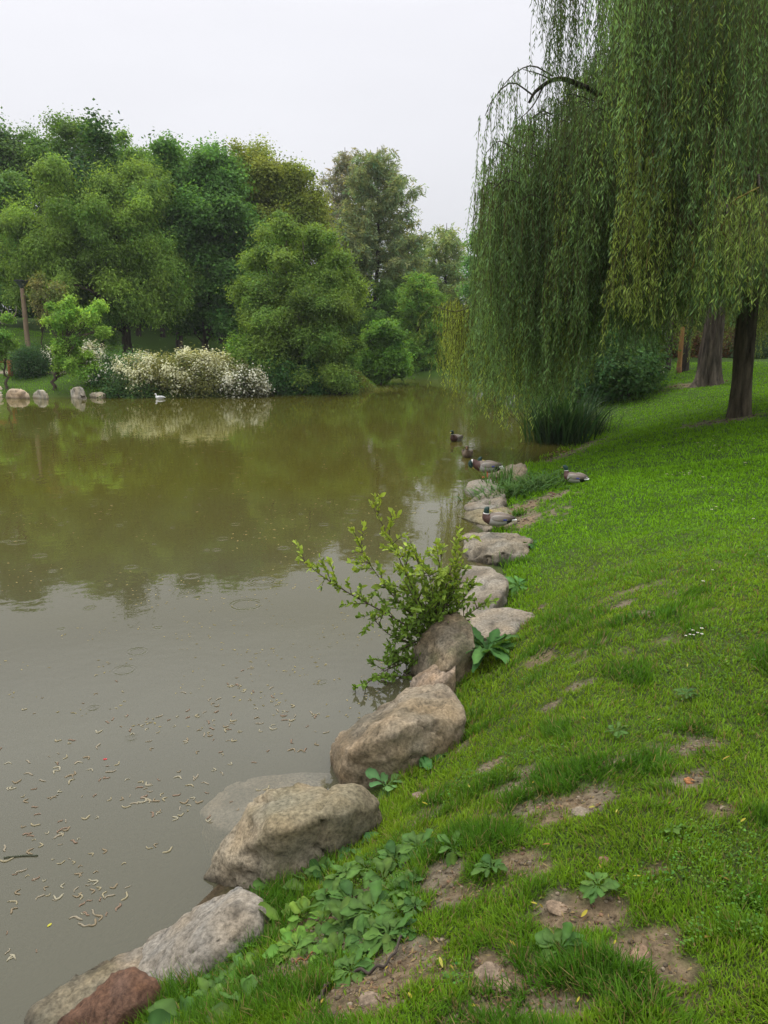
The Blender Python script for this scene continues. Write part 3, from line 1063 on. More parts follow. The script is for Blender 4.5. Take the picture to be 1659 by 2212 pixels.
# bare trunks in the shade behind the far lawn
TG = 'dark trunks on the far slope'
k = 0
for u, v, wd, lab in [(222, 752, 10, 'slim grey trunk on the far slope left of the thick dark trunks'), (388, 753, 17, 'thick dark trunk on the far slope behind the flowering shrubs'), (352, 728, 12, 'dim trunk high on the slope between two thick trunks'), (300, 726, 12, 'dim trunk high on the slope under the pale yellow green tree'),
                      (478, 742, 12, 'dim trunk on the slope right of the deep green tree'), (507, 745, 10, 'thin dark trunk on the slope near the blue litter bin')]:
    p = ground(u, v)
    rr_ = wd * S / FPX * p[1] * .5
    tp = curve([p - [0, 0, .3], p + [0, 0, .5], p + [.1, .2, 3], p + [.3 * math.sin(u), .3, 9.5]], 10)
    V, F = tube(tp, rr_ * np.interp(np.linspace(0, 1, 10), [0, .08, .4, 1], [1.4, 1.05, .85, .3]), 8)
    root = thing('tree', p, lab, 'tree', TG)
    Geo().add(V, F, np.array([.055, .045, .036]) * (.7 + .6 * fbm(V * [4, 4, 1], 3, k))[:, None]).build('trunk', M_BARK, root, p)
    rng = np.random.default_rng(300 + k)
    cc_ = p + [.2, .3, 9.0]
    Pp, dd, _ = crown_points([(cc_, np.array([2.6, 2.4, 3.0]))], 60, rng)
    ci = np.repeat(np.arange(60), 80)
    Pl = Pp[ci] + rng.normal(0, .5, (len(ci), 3))
    nor = nrm(dd[ci] + rng.normal(0, .6, (len(ci), 3)) + [0, 0, .4])
    L = .26 * rng.uniform(.6, 1.2, len(ci))
    Geo().add(*leaf_cards(Pl, np.cross(nor, rdir(len(ci), rng)), nor, L, L * .7, pal((.040, .095, .028), rng, len(ci), .25))).build('crown', M_LEAF, root, p)
    k += 1


# ------------------------------------------------------------------ shrubs
def shrub(name, label, cat, base, lobes, color, n, leaf, seed, group=None, tips=None, flower=None, nfl=0, fsize=.06, asp=.6, nstem=14, mat=None, inner=.5, stemc=(.06, .045, .03), ftop=False, csz=.22):
    rng = np.random.default_rng(4000 + seed)
    base = np.asarray(base, float)
    root = thing(name, base, label, cat, group)
    nc = max(20, n // 45)
    P, d, _ = crown_points(lobes, nc, rng, inner, 2, (.10, .2))
    P[:, 2] = np.maximum(P[:, 2], height0(P[:, 0], P[:, 1]).clip(0) + .06)
    ci = rng.integers(0, nc, n)
    o = rng.normal(0, 1, (n, 3)) * csz
    Pl = P[ci] + o
    Pl[:, 2] = np.maximum(Pl[:, 2], .05)
    nor = nrm(d[ci] * .6 + nrm(o) * .5 + [0, 0, .5] + rng.normal(0, .45, (n, 3)))
    D = np.cross(nor, rdir(n, rng)) + d[ci] * .3
    cc = pal(color, rng, nc, .2, .12)
    if tips is not None:
        kk = rng.random((nc, 1))
        cc = cc * (1 - kk) + np.array(tips) * kk
    L = leaf * rng.uniform(.6, 1.25, n)
    g = Geo()
    g.add(*leaf_cards(Pl, D, nor, L, L * asp, np.clip(1.6 * cc[ci] * (1 + rng.normal(0, .2, (n, 1))), .004, .8)))
    g.build('foliage', mat or M_LEAF, root, base)
    g = Geo()
    for k in rng.permutation(nc)[:nstem]:
        b = base + np.array([rng.normal(0, .12), rng.normal(0, .12), -.1])
        V, F = tube(curve([b, (b + P[k]) / 2 + [0, 0, .15], P[k]], 7), np.linspace(.03, .006, 7), 4)
        g.add(V, F, np.array(stemc) * rng.uniform(.7, 1.3))
    g.build('stems', M_TWIG, root, base)
    if nfl:
        fc = max(20, nfl // 26)
        Pf, df_, _ = crown_points(lobes, fc, rng, .88, 2, (.10, .2))
        Pf[:, 2] = np.maximum(Pf[:, 2], .15)
        w = np.clip((Pf[:, 2] - base[2]) / max(.5, np.ptp(Pf[:, 2])) + .25, .1, 1) if ftop else np.ones(fc)
        w = w * sstep(.25, .6, fbm(Pf * 1.3 + seed, 3, seed))
        ci = rng.choice(fc, nfl, p=w / w.sum())
        Pl = Pf[ci] + rng.normal(0, 1, (nfl, 3)) * csz * .75 + df_[ci] * .05
        nor = nrm(df_[ci] + [0, 0, .5] + rng.normal(0, .4, (nfl, 3)))
        L = fsize * rng.uniform(.6, 1.3, nfl)
        g = Geo()
        g.add(*leaf_cards(Pl, np.cross(nor, rdir(nfl, rng)), nor, L, L * .9, np.array(flower) * rng.uniform(.6, 1.1, (nfl, 1))))
        g.build('blossom', M_PETAL, root, base)
    return root


FG = 'white flowering shrubs on the far bank'
WH = (.74, .73, .60)
shrub('flowering_shrub', 'white flowering shrub behind the leaning sapling, set back near the path', 'shrub', bpt(150, 41), [lobe(135, 775, 30, 24, 41, 1.2), lobe(185, 772, 30, 22, 41, 1.2)], (.05, .10, .03), 7000, .12, 1, FG, flower=WH, nfl=4200, fsize=.11, ftop=True)
shrub('flowering_shrub', 'white and green shrub right of the leaning sapling, green at its foot', 'shrub', bpt(255, 37.2), [lobe(225, 806, 36, 38, 37.2, 1.3), lobe(262, 810, 40, 38, 37, 1.3), lobe(295, 812, 36, 38, 37, 1.3)], (.045, .10, .03), 12000, .11, 2, FG, flower=WH, nfl=3400, fsize=.10, ftop=True)
shrub('flowering_shrub', 'largest white and yellowish flowering shrub at the middle of the row', 'shrub', bpt(355, 36.6), [lobe(310, 813, 42, 38, 36.4, 1.3), lobe(350, 812, 45, 38, 36.4, 1.3), lobe(395, 812, 45, 38, 36.4, 1.3), lobe(350, 830, 60, 30, 35.7, .8)], (.085, .11, .03), 15000, .10, 3, FG, tips=(.13, .125, .04), flower=(.70, .70, .48), nfl=5200, fsize=.10, ftop=True)
shrub('flowering_shrub', 'cream flowering shrub at the right of the row, reddish stems below', 'shrub', bpt(455, 36.4), [lobe(430, 812, 42, 38, 36.4, 1.3), lobe(465, 812, 40, 37, 36.5, 1.2), lobe(492, 818, 26, 32, 36.6, 1.0), lobe(450, 832, 52, 28, 35.7, .8)], (.085, .105, .03), 13000, .10, 4, FG, tips=(.11, .11, .04), flower=(.70, .70, .50), nfl=4800, fsize=.10, ftop=True, stemc=(.10, .04, .03))
shrub('flowering_shrub', 'white cascading shrub drooping to the water at the right end', 'shrub', bpt(535, 36.2), [lobe(520, 830, 32, 28, 36, 1.0), lobe(545, 832, 24, 28, 35.9, .9)], (.06, .09, .035), 6000, .10, 5, FG, tips=(.08, .07, .035), flower=(.72, .72, .60), nfl=4200, fsize=.10, stemc=(.10, .04, .03))
shrub('dark_shrub', 'dark green leafy shrub at the waterline below the white blossom', 'shrub', bpt(270, 35.7), [lobe(268, 842, 34, 15, 35.5, .6), lobe(310, 845, 26, 12, 35.5, .6)], (.050, .095, .028), 6000, .12, 6, None)
shrub('round_shrub', 'round clipped dark shrub beside the lamp post', 'shrub', bpt(64, 38.8), [lobe(64, 787, 26, 27, 38.8, .95)], (.030, .065, .024), 9000, .10, 7, None, inner=.8)
shrub('dark_shrub', 'deep green shrub under the alder right of the cascading white shrub', 'shrub', bpt(590, 38), [lobe(585, 815, 50, 42, 37.6, 1.2), lobe(640, 822, 60, 34, 37.8, 1.2)], (.036, .090, .026), 16000, .15, 8, None, tips=(.05, .12, .03))
shrub('dark_shrub', 'dark low shrub at the channel mouth beside the grassy mound', 'shrub', bpt(700, 39), [lobe(700, 828, 55, 28, 38.7, 1.0)], (.040, .085, .026), 10000, .15, 9, None)
shrub('young_shrub', 'small bright yellow green young tree just above the blue litter bin', 'shrub', bpt(515, 38.2), [lobe(515, 752, 15, 18, 38.2, .5), lobe(512, 742, 8, 12, 38.2, .3)], (.10, .19, .03), 2200, .13, 10, None)
shrub('shrub', 'shaded undergrowth bush closing the end of the channel', 'shrub', bpt(880, 54), [lobe(870, 808, 45, 26, 53, 1.5), lobe(930, 806, 40, 22, 54, 1.5)], (.035, .075, .022), 8000, .2, 11, None)
# right side, behind the lawn
shrub('dark_shrub', 'dark leafy bush on the lawn edge behind the reeds', 'shrub', ground(1345, 862), [lobe(1330, 810, 62, 48, 28, 1.6), lobe(1380, 800, 45, 40, 29, 1.5), lobe(1300, 790, 50, 60, 29, 1.5)], (.040, .085, .026), 22000, .15, 12, None, inner=.7)
shrub('shrub', 'tall light green bush behind the dark leafy bush under the willow', 'shrub', bpt(1270, 32), [lobe(1240, 740, 70, 90, 31, 1.8), lobe(1330, 720, 70, 70, 33, 1.8), lobe(1180, 760, 60, 80, 31, 1.8)], (.060, .12, .03), 20000, .17, 13, None, csz=.35)
shrub('red_shrub', 'coppery red leaved shrub beyond the flared trunk', 'shrub', bpt(1500, 46), [lobe(1480, 760, 40, 34, 46, 1.5), lobe(1560, 755, 40, 34, 47, 1.5)], (.14, .055, .035), 9000, .17, 14, None, tips=(.06, .07, .03), csz=.35)
shrub('dark_shrub', 'dark hedge like shrub beyond the lawn right of the willow trunk', 'shrub', bpt(1690, 44), [lobe(1660, 770, 60, 36, 44, 1.5), lobe(1740, 760, 60, 46, 44, 1.5)], (.030, .055, .022), 10000, .18, 15, None, csz=.35)
for q, (u, v, ru, rv, Y, lab) in enumerate([(1420, 690, 90, 90, 44, 'pale green tree in the gap left of the flared trunk'), (1590, 690, 90, 80, 50, 'pale green tree beyond the flared trunk'), (1720, 680, 90, 100, 46, 'yellowish tree at the photo edge behind the willow trunk')]):
    tree('tree', lab, 'tree', bpt(u, Y), [lobe(u, v, ru, rv * .75, Y), lobe(u + 30, v - 110, ru, rv, Y), lobe(u - 60, v - 40, ru * .7, rv * .7, Y)], (.080, .125, .03), 200, 90, .95, .24, .6, .25, 30 + q, 'trees beyond the right hand lawn', nlimb=16)

# saplings on the far bank
b = ground(118, 842)
rootpts = [lobe(150, 662, 13, 22, 36), lobe(128, 690, 26, 12, 36), lobe(165, 690, 28, 20, 36), lobe(196, 668, 18, 22, 36), lobe(150, 722, 22, 22, 36), lobe(205, 712, 18, 22, 36), lobe(155, 765, 34, 34, 36), lobe(185, 790, 32, 26, 36), lobe(110, 668, 14, 8, 36), lobe(145, 640, 8, 12, 36)]
tree('sapling', 'bright green young tree leaning on a curved stem at the waterside', 'tree', b, rootpts, (.095, .175, .03), 170, 60, .32, .17, .5, .10, 40, None, tips=(.14, .22, .04), nlimb=40, lean=(.9, 0), cvar=.15)
b = ground(14, 838)
tree('sapling', 'young green tree with dead bare twigs on top, at the photo edge', 'tree', b, [lobe(-5, 710, 24, 28, 36), lobe(18, 700, 16, 12, 36), lobe(8, 740, 18, 22, 36), lobe(-20, 760, 20, 25, 36)], (.085, .155, .03), 60, 70, .32, .16, .5, .07, 41, None, nlimb=16)
sap2 = bpy.context.scene.objects[[o.name for o in COL.objects if o.get('label', '').startswith('young green tree with dead')][0]]
g = Geo()
rng = np.random.default_rng(9)
for k in range(6):
    a = at_y(5 + k * 2, 700, 36.2)
    e = at_y(-6 + k * 8 + rng.normal(0, 4), 662 + rng.uniform(-8, 14), 36.2)
    V, F = tube(curve([a, (a + e) / 2 + [rng.normal(0, .12), 0, 0], e], 6), np.linspace(.03, .01, 6), 4)
    g.add(V, F, (.22, .19, .16))
g.build('dead_twigs', M_TWIG, sap2, b)
b = ground(97, 800)
tree('sapling', 'slender staked young tree with sparse reddish brown leaves beside the lamp post', 'tree', b, [lobe(92, 580, 13, 36, b[1]), lobe(95, 630, 24, 40, b[1]), lobe(100, 670, 22, 26, b[1])], (.080, .105, .034), 60, 40, .42, .16, .6, .05, 42, None, nlimb=20, tips=(.11, .095, .04))

# ------------------------------------------------------------------ small built things on the far bank
def lathe(prof, sides=20):
    th = np.linspace(0, 2 * PI, sides, endpoint=False)
    V = np.array([[r * math.cos(t), r * math.sin(t), z] for r, z in prof for t in th])
    n = len(prof)
    i = np.arange(n - 1)[:, None] * sides
    j = np.arange(sides)[None]
    F = np.stack([i + j, i + (j + 1) % sides, i + sides + (j + 1) % sides, i + sides + j], -1).reshape(-1, 4)
    return V, [F]


def box(x0, x1, y0, y1, z0, z1, bev=.015):
    bm = bmesh.new()
    bmesh.ops.create_cube(bm, size=1)
    for v in bm.verts:
        v.co = Vector((x0 + (v.co.x + .5) * (x1 - x0), y0 + (v.co.y + .5) * (y1 - y0), z0 + (v.co.z + .5) * (z1 - z0)))
    bmesh.ops.bevel(bm, geom=bm.edges[:], offset=bev, segments=2, affect='EDGES')
    bmesh.ops.triangulate(bm, faces=bm.faces[:])
    bm.verts.index_update()
    V = np.array([v.co[:] for v in bm.verts])
    F = np.array([[v.index for v in f.verts] for f in bm.faces])
    bm.free()
    return V, [F]


def lamp(p, hgt, label, r=.14):
    root = thing('street_lamp', p, label, 'street lamp')
    V, F = lathe([(r * 1.0, -.2), (r, .05), (r * .92, hgt * .5), (r * .8, hgt - .5), (r * .78, hgt - .42), (0.01, hgt - .41)])
    Geo().add(V, F, np.array([.20, .145, .095]) * (.75 + .5 * fbm(V * [6, 6, 1.5], 3, 3))[:, None]).build('post', M_WOOD, root)
    V, F = lathe([(.10, hgt - .41), (.14, hgt - .36), (.16, hgt - .30), (.36, hgt - .02), (.37, hgt), (.30, hgt + .015), (.01, hgt + .05)])
    hd = Geo().add(V, F, (.05, .062, .06)).build('lamp_head', M_PAINT, root)
    V, F = lathe([(.375, hgt - .035), (.395, hgt - .02), (.395, hgt + .012), (.372, hgt + .018)])
    Geo().add(V, F, (.035, .042, .042)).build('rim', M_PAINT, hd)
    return root


p = ground(61, 752)
top = at_y(61, 606, p[1])
lamp(p, top[2] - p[2], 'brown lamp post with a dark funnel shaped head on the far bank', 10.5 * S / FPX * p[1] * .5)

p = ground(24, 812)
root = thing('railing', p, 'low orange brown wooden railing by the path at the photo edge', 'railing')
V, F = box(-.10, .10, -.08, .08, -.1, .78)
Geo().add(V, F, (.30, .10, .035)).build('post', M_WOOD, root)
V, F = box(-1.6, -.102, -.06, .06, .64, .78)
Geo().add(V, F, (.32, .13, .05)).build('rail', M_WOOD, root)
V, F = box(-1.8, -1.602, -.08, .08, -.1, .78)
Geo().add(V, F, (.30, .10, .035)).build('post', M_WOOD, root)

p = bpt(520, 38.6)
z = at_y(517, 790, 38.6)[2]
root = thing('litter_bin', p, 'small blue litter bin on a pale post beside the white shrubs', 'litter bin')
hgt = z - p[2]
V, F = box(.18, .38, -.04, .04, -.1, hgt + .38)
Geo().add(V, F, (.30, .30, .16)).build('post', M_WOOD, root)
V, F = lathe([(.12, hgt - .12), (.17, hgt - .1), (.2, hgt + .42), (.21, hgt + .43), (.21, hgt + .46), (.18, hgt + .46), (.16, hgt + .2)])
V = V + [-.05, -.02, 0]
Geo().add(V, F, (.10, .26, .36)).build('bin', M_PAINT, root)

p = ground(1466, 806)
tz = at_y(1466, 735, p[1])[2]
root = thing('wooden_post', p, 'thin orange brown pole standing on the lawn behind the willow', 'post')
V, F = lathe([(.11, -.2), (.11, .05), (.095, tz - p[2] - .1), (.09, tz - p[2] + .5), (.07, tz - p[2] + .55), (.01, tz - p[2] + .56)], 10)
Geo().add(V, F, (.26, .14, .05)).build('pole', M_WOOD, root)
V, F = lathe([(.125, .0), (.13, .02), (.125, .25), (.112, .26)], 10)
Geo().add(V, F, (.16, .09, .04)).build('collar', M_WOOD, root)

p = ground(1424, 812)
hz = at_y(1424, 792, p[1])[2] - p[2]
root = thing('litter_bin', p, 'small white litter bin beside the dark trunk beyond the bush', 'litter bin')
V, F = lathe([(.02, -.1), (.03, -.1), (.03, hz - .2), (.02, hz - .19)], 8)
Geo().add(V, F, (.10, .10, .09)).build('post', M_PAINT, root)
V, F = box(-.16, .16, -.13, .13, hz - .28, hz + .06)
Geo().add(V, F, (.60, .60, .46)).build('bin', M_PAINT, root)
V, F = box(-.18, .18, -.15, .15, hz + .06, hz + .14)
Geo().add(V, F, (.72, .74, .74)).build('lid', M_PAINT, root)

# ------------------------------------------------------------------ the willow
rng = np.random.default_rng(77)
WB = ground(1597, 898)


def strands(starts, lens, outs, cols, spacing, rng, ll=(.075, .125), lw=.0185, stemc=(.10, .095, .03)):
    """Hanging twigs with leaves: returns leaf and stem geometry."""
    gl_, gs = Geo(), Geo()
    n = len(starts)
    ns = np.maximum((lens / spacing).astype(int), 4)
    ci = np.repeat(np.arange(n), ns)
    tt = np.concatenate([np.linspace(.02, 1, k) for k in ns])
    Lc = lens[ci]
    ph = rng.random(n) * 6.28
    amp = rng.uniform(.02, .15, n)

    def pos(i, t, L):
        s = t * L
        o = outs[i] * (np.minimum(s, .8) ** .7)[:, None]
        sw = np.stack([np.sin(s * 1.7 + ph[i]), np.cos(s * 1.3 + ph[i] * 1.7), s * 0], 1) * amp[i][:, None] * np.minimum(s, 1)[:, None]
        p = starts[i] + o + sw
        arch = .10 * np.sin(np.clip(s / .5, 0, 1) * PI)
        p[:, 2] += -s + arch
        return p
    gap = vnoise(np.stack([ci * 7.31, tt * Lc * 2.6, ci * 0.0], 1), 5)
    ok_ = rng.random(len(ci)) < np.clip((gap - .12) * 2.6, .12, 1)
    ci, tt, Lc = ci[ok_], tt[ok_], Lc[ok_]
    P = pos(ci, tt, Lc) + rng.normal(0, .022, (len(ci), 3))
    m = len(ci)
    az = rng.random(m) * 6.28
    D = np.stack([np.cos(az), np.sin(az), -rng.uniform(.9, 2.6, m)], 1)
    nor = np.stack([np.cos(az + 1.2) * .5, np.sin(az + 1.2) * .5, rng.uniform(.3, 1, m)], 1) + rng.normal(0, .3, (m, 3))
    C = np.clip(cols[ci] * np.clip(1 + rng.normal(0, .22, (m, 1)), .45, 1.7), .004, .8)
    L = rng.uniform(ll[0], ll[1], m)
    gl_.add(*leaf_cards(P, D, nor, L, lw * rng.uniform(.8, 1.3, m), C))
    # stems as 3-sided tubes
    K = 7
    t = np.tile(np.linspace(0, 1, K), n)
    i = np.repeat(np.arange(n), K)
    Q = pos(i, t, lens[i]).reshape(n, K, 3)
    th = np.array([0, 2.1, 4.2])
    rad = np.linspace(.006, .002, K)[None, :, None, None]
    ring = np.stack([np.cos(th), np.sin(th), th * 0], 1)[None, None] * rad
    V = (Q[:, :, None] + ring).reshape(-1, 3)
    bse = (np.arange(n) * K * 3)[:, None, None]
    r = np.arange(K - 1)[None, :, None] * 3
    c = np.arange(3)[None, None]
    F = np.stack([bse + r + c, bse + r + (c + 1) % 3, bse + r + 3 + (c + 1) % 3, bse + r + 3 + c], -1).reshape(-1, 4)
    gs.add(V, [F], np.repeat(np.array(stemc) * rng.uniform(.6, 1.2, (n, 1)), K * 3, axis=0))
    return gl_, gs


def zbot(x, y):
    return np.interp(x, [1.2, 2.2, 2.9, 3.6, 4.4, 5.4, 6.4, 9], [.6, .7, 1.0, 1.6, 2.25, 2.55, 3.0, 3.1])


DK, MID, YEL = np.array([.105, .185, .085]), np.array([.145, .245, .078]), np.array([.290, .345, .055])
willow = thing('willow_tree', WB, 'big weeping willow hanging its leafy curtain over lawn and water', 'willow tree')
wt = curve([WB - [0, 0, .4], WB + [0, 0, .3], WB + [-.05, 0, 1.8], WB + [.0, .1, 3.6], WB + [.25, .2, 5.5], WB + [.6, .3, 8], WB + [.75, .3, 10.5]], 26)
Rr = np.interp(np.linspace(0, 1, 26), [0, .05, .18, .45, .6, 1], [.46, .31, .23, .21, .16, .05])
V, F = tube(wt, Rr, 28)
ang = np.arctan2(V[:, 1] - WB[1], V[:, 0] - WB[0])
rd = nrm(np.stack([V[:, 0] - np.interp(V[:, 2], wt[:, 2], wt[:, 0]), V[:, 1] - np.interp(V[:, 2], wt[:, 2], wt[:, 1]), V[:, 2] * 0], 1))
V = V + rd * ((fbm(np.stack([np.cos(ang) * 4, np.sin(ang) * 4, V[:, 2] * .7], 1), 3, 3) - .5) * .09)[:, None]
g = Geo().add(V, F, np.array([.095, .078, .050]) * (.6 + .8 * fbm(np.stack([np.cos(ang) * 7, np.sin(ang) * 7, V[:, 2] * 1.2], 1), 3, 4))[:, None])
g.build('trunk', M_BARK, willow, WB)

limb = Geo()
bstart, bcol, blen, bnum, bspread = [], [], [], [], []
BKC = np.array([.055, .045, .032])


def add_bundle(p, zb, col, num, spread=.30, maxlen=3.6):
    bstart.append(p)
    bcol.append(col)
    blen.append(min(max(p[2] - zb, .5), maxlen))
    bnum.append(num)
    bspread.append(spread)


def wcol(p):
    """Leaf colour of a bundle: bluish green mostly, yellow green on some sprays."""
    k = rng.random()
    c = DK * .5 + MID * .5 if k < .45 else (MID if k < .86 else MID * .5 + YEL * .5)
    return c * rng.uniform(.75, 1.25) * (.45 + 1.1 * vnoise(np.array([p * [.9, .9, .35]]), 9)[0])


nl = 0
for tier, (cnt, h0, h1, r0, r1, z0a, z0b) in enumerate([(15, 5.3, 6.6, 3.9, 5.6, 3.4, 4.6), (14, 6.8, 8.2, 3.4, 5.3, 4.4, 5.8), (12, 8.4, 9.8, 2.8, 5.0, 5.5, 7.2), (9, 10.0, 11.5, 1.6, 4.2, 7, 9)]):
    for k in range(cnt):
        az = 2 * PI * (k + rng.uniform(-.35, .35)) / cnt + tier * .7
        R, Hh = rng.uniform(r0, r1), rng.uniform(h0, h1)
        z0 = rng.uniform(z0a, z0b)
        a = np.array([np.interp(z0 + WB[2], wt[:, 2], wt[:, 0]), np.interp(z0 + WB[2], wt[:, 2], wt[:, 1]), z0 + WB[2]])
        dv = np.array([math.cos(az), math.sin(az), 0])
        e = a + dv * R
        e[2] = Hh - rng.uniform(.5, 1.3)
        ap = a + dv * R * .62
        ap[2] = Hh
        c = curve([a, a * .6 + ap * .4 + [0, 0, .3], ap, e], 14)
        V, F = tube(c, np.linspace(.06, .010, 14), 6)
        limb.add(V, F, BKC * rng.uniform(.7, 1.2))
        ns = 11 if tier < 3 else 8
        for q in range(ns):
            t = rng.uniform(.34, 1.0)
            p0 = c[int(t * 13)]
            sdv = np.array([math.cos(az + rng.choice([-1, 1]) * rng.uniform(.4, 1.5)), 0, 0])
            az2 = az + rng.choice([-1, 1]) * rng.uniform(.3, 1.5)
            sl_ = rng.uniform(.4, 1.3)
            p1 = p0 + np.array([math.cos(az2) * sl_, math.sin(az2) * sl_, rng.uniform(-.25, .25)])
            V, F = tube(curve([p0, (p0 + p1) / 2 + [0, 0, .15], p1], 6), np.linspace(.022, .007, 6), 4)
            limb.add(V, F, np.array([.075, .065, .03]) * rng.uniform(.7, 1.2))
            col = wcol(p1)
            zb = zbot(p1[0], p1[1]) + (rng.random() ** 2) * 1.6
            add_bundle(p1, zb, col, rng.integers(12, 19), .36, rng.uniform(2.3, 4.4))
            pm = (p0 + p1) / 2 + [0, 0, .1]
            add_bundle(pm, zb + rng.uniform(.0, .8), col * .95, rng.integers(7, 12), .34, rng.uniform(1.8, 3.8))
        nl += 1
# waterside: strands reach down close to the water
for k in range(90):
    u = rng.uniform(1058, 1270)
    Y = rng.uniform(14.8, 19.5)
    p = at_y(u, rng.uniform(330, 640), Y)
    zb = zbot(p[0] * 15.5 / Y, Y) + rng.random() ** 2 * .8
    c0 = (MID if rng.random() < .65 else MID * .45 + YEL * .55) * rng.uniform(1.0, 1.4)
    V, F = tube(curve([p + [.5, .2, .1], p + [.25, .1, .15], p], 8), np.linspace(.010, .005, 8), 4)
    limb.add(V, F, BKC)
    add_bundle(p, zb, c0, rng.integers(10, 16), .34, 4.6)
# bright sprays that stand out in front
for (us, vs, Y, num) in [([1385, 1378, 1370, 1360, 1350, 1345], [275, 340, 410, 480, 560, 620], 12.6, 9), ([1410, 1415, 1405, 1395], [330, 420, 500, 590], 12.4, 8), ([1640, 1610, 1585, 1655, 1625], [405, 420, 440, 470, 500], 11.0, 8), ([1570, 1560, 1600], [470, 500, 540], 11.2, 6), ([1490, 1500, 1480], [500, 560, 600], 12.0, 6)]:
    pts = [at_y(a, b_, Y + rng.normal(0, .1)) for a, b_ in zip(us, vs)]
    limb.add(*tube(curve([pts[0] + [.5, 1.2, .1], pts[0] + [.2, .5, .25]] + pts[:1], 8), np.linspace(.025, .014, 8), 5), BKC)
    limb.add(*tube(curve(pts, 12), np.linspace(.014, .006, 12), 4), (.17, .14, .035))
    for p in pts:
        add_bundle(p, zbot(p[0] * 15 / Y, Y) + rng.random() * .9, (MID * .45 + YEL * .55) * rng.uniform(.9, 1.25) if Y > 12.1 else (MID * .6 + YEL * .4) * rng.uniform(.9, 1.2), num, .22, rng.uniform(1.3, 2.4))
for k in range(75):
    u = rng.uniform(1058, 1340)
    v = np.interp(u, [1058, 1080, 1120, 1180, 1250, 1340], [430, 335, 275, 232, 205, 190]) + 170 * rng.random() ** 1.5
    p = at_y(u, v, rng.uniform(14.2, 18))
    limb.add(*tube(curve([p + [.4, .1, .12], p + [.2, 0, .15], p], 6), np.linspace(.010, .004, 6), 4), BKC)
    add_bundle(p, max(zbot(p[0], p[1]), p[2] - rng.uniform(1.6, 4.0)), (DK * .4 + MID * .6) * rng.uniform(.85, 1.3), rng.integers(6, 12), .32, 4.2)
for k in range(60):
    p = at_y(rng.uniform(1190, 1440), rng.uniform(230, 560), rng.uniform(13.6, 16))
    limb.add(*tube(curve([p + [.4, .1, .12], p + [.2, 0, .15], p], 6), np.linspace(.010, .004, 6), 4), BKC)
    add_bundle(p, max(zbot(p[0], p[1]), p[2] - rng.uniform(1.6, 3.6)), wcol(p), rng.integers(8, 14), .34, 4.2)
for k in range(170):
    u, v, Y = rng.uniform(1330, 1700), rng.uniform(-260, 520), rng.uniform(11.6, 14.6)
    if 1290 < u < 1450 and v > 200 and Y < 13.2:
        Y += 1.3
    p = at_y(u, v, Y)
    zb = max(zbot(p[0] * 15 / Y, Y) + rng.random() * .8, p[2] - rng.uniform(1.6, 3.2))
    limb.add(*tube(curve([p + [.35, .6, .05], p + [.15, .3, .12], p], 6), np.linspace(.012, .005, 6), 4), BKC)
    add_bundle(p, zb, wcol(p), rng.integers(8, 13), .32, 3.2)
# arching bare limb against the sky with thin drooping twigs
arch = [WB + [-.2, -.2, 5.0], at_y(1330, 225, 15.6), at_y(1258, 186, 15.2), at_y(1205, 170, 15.1), at_y(1160, 195, 15), at_y(1142, 222, 15)]
limb.add(*tube(curve(arch, 20), np.linspace(.07, .020, 20), 7), BKC * .9)
for pts, nb in [([(1195, 165), (1150, 142), (1110, 160), (1075, 200)], 5), ([(1150, 205), (1105, 178), (1065, 215), (1048, 250)], 5), ([(1190, 172), (1165, 160), (1130, 150)], 3), ([(1175, 185), (1150, 230), (1120, 260)], 4), ([(1120, 330), (1080, 305), (1050, 330)], 4), ([(1110, 420), (1060, 395), (1035, 420)], 4)]:
    c = curve([at_y(a, b_, 15) for a, b_ in pts], 9)
    limb.add(*tube(c, np.linspace(.016, .006, 9), 4), (.075, .07, .04))
    for q in range(nb):
        p = c[rng.integers(3, 9)]
        add_bundle(p, p[2] - rng.uniform(.7, 2.0), (DK * .4 + MID * .6) * rng.uniform(.8, 1.1), 2, .10, 2.4)
# top left strands hanging into the frame from higher twigs
for k in range(16):
    p = at_y(rng.uniform(1195, 1420), rng.uniform(-190, -30), rng.uniform(14, 16.5))
    limb.add(*tube(curve([WB + [.2, 0, 7.8], (WB + [.2, 0, 7.8] + p) / 2 + [0, 0, 1.3], p + [.2, 0, .3], p], 10), np.linspace(.05, .01, 10), 5), BKC)
    add_bundle(p, p[2] - rng.uniform(2.0, 3.4), wcol(p) * .95, 7, .25, 3.6)
limb.build('branches', M_BARK, willow, WB)


def build_curtain(parent, base, name, spacing=.031):
    bs, bc, bl, bn, bsp = (np.array(v) for v in (bstart, bcol, blen, bnum, bspread))
    bi = np.repeat(np.arange(len(bs)), (bn * 1.3).astype(int))
    n = len(bi)
    az = rng.random(n) * 6.28
    rr0 = np.sqrt(rng.random(n)) * bsp[bi]
    st = bs[bi] + np.stack([np.cos(az) * rr0, np.sin(az) * rr0, rng.uniform(-.12, .12, n)], 1)
    ln = np.maximum(bl[bi] * rng.uniform(.35, 1.0, n) ** .8, .35)
    outs = np.stack([np.cos(az), np.sin(az), az * 0], 1) * rng.uniform(.02, .14, n)[:, None]
    cols = bc[bi] * rng.uniform(.85, 1.15, (n, 1))
    a, b_ = strands(st, ln, outs, cols, spacing, rng)
    a.build(name, M_WILLOW, parent, base)
    b_.build('hanging_twigs', M_TWIG, parent, base)
    return a.n


nleaf = build_curtain(willow, WB, 'crown')
print('willow leaf verts', nleaf)

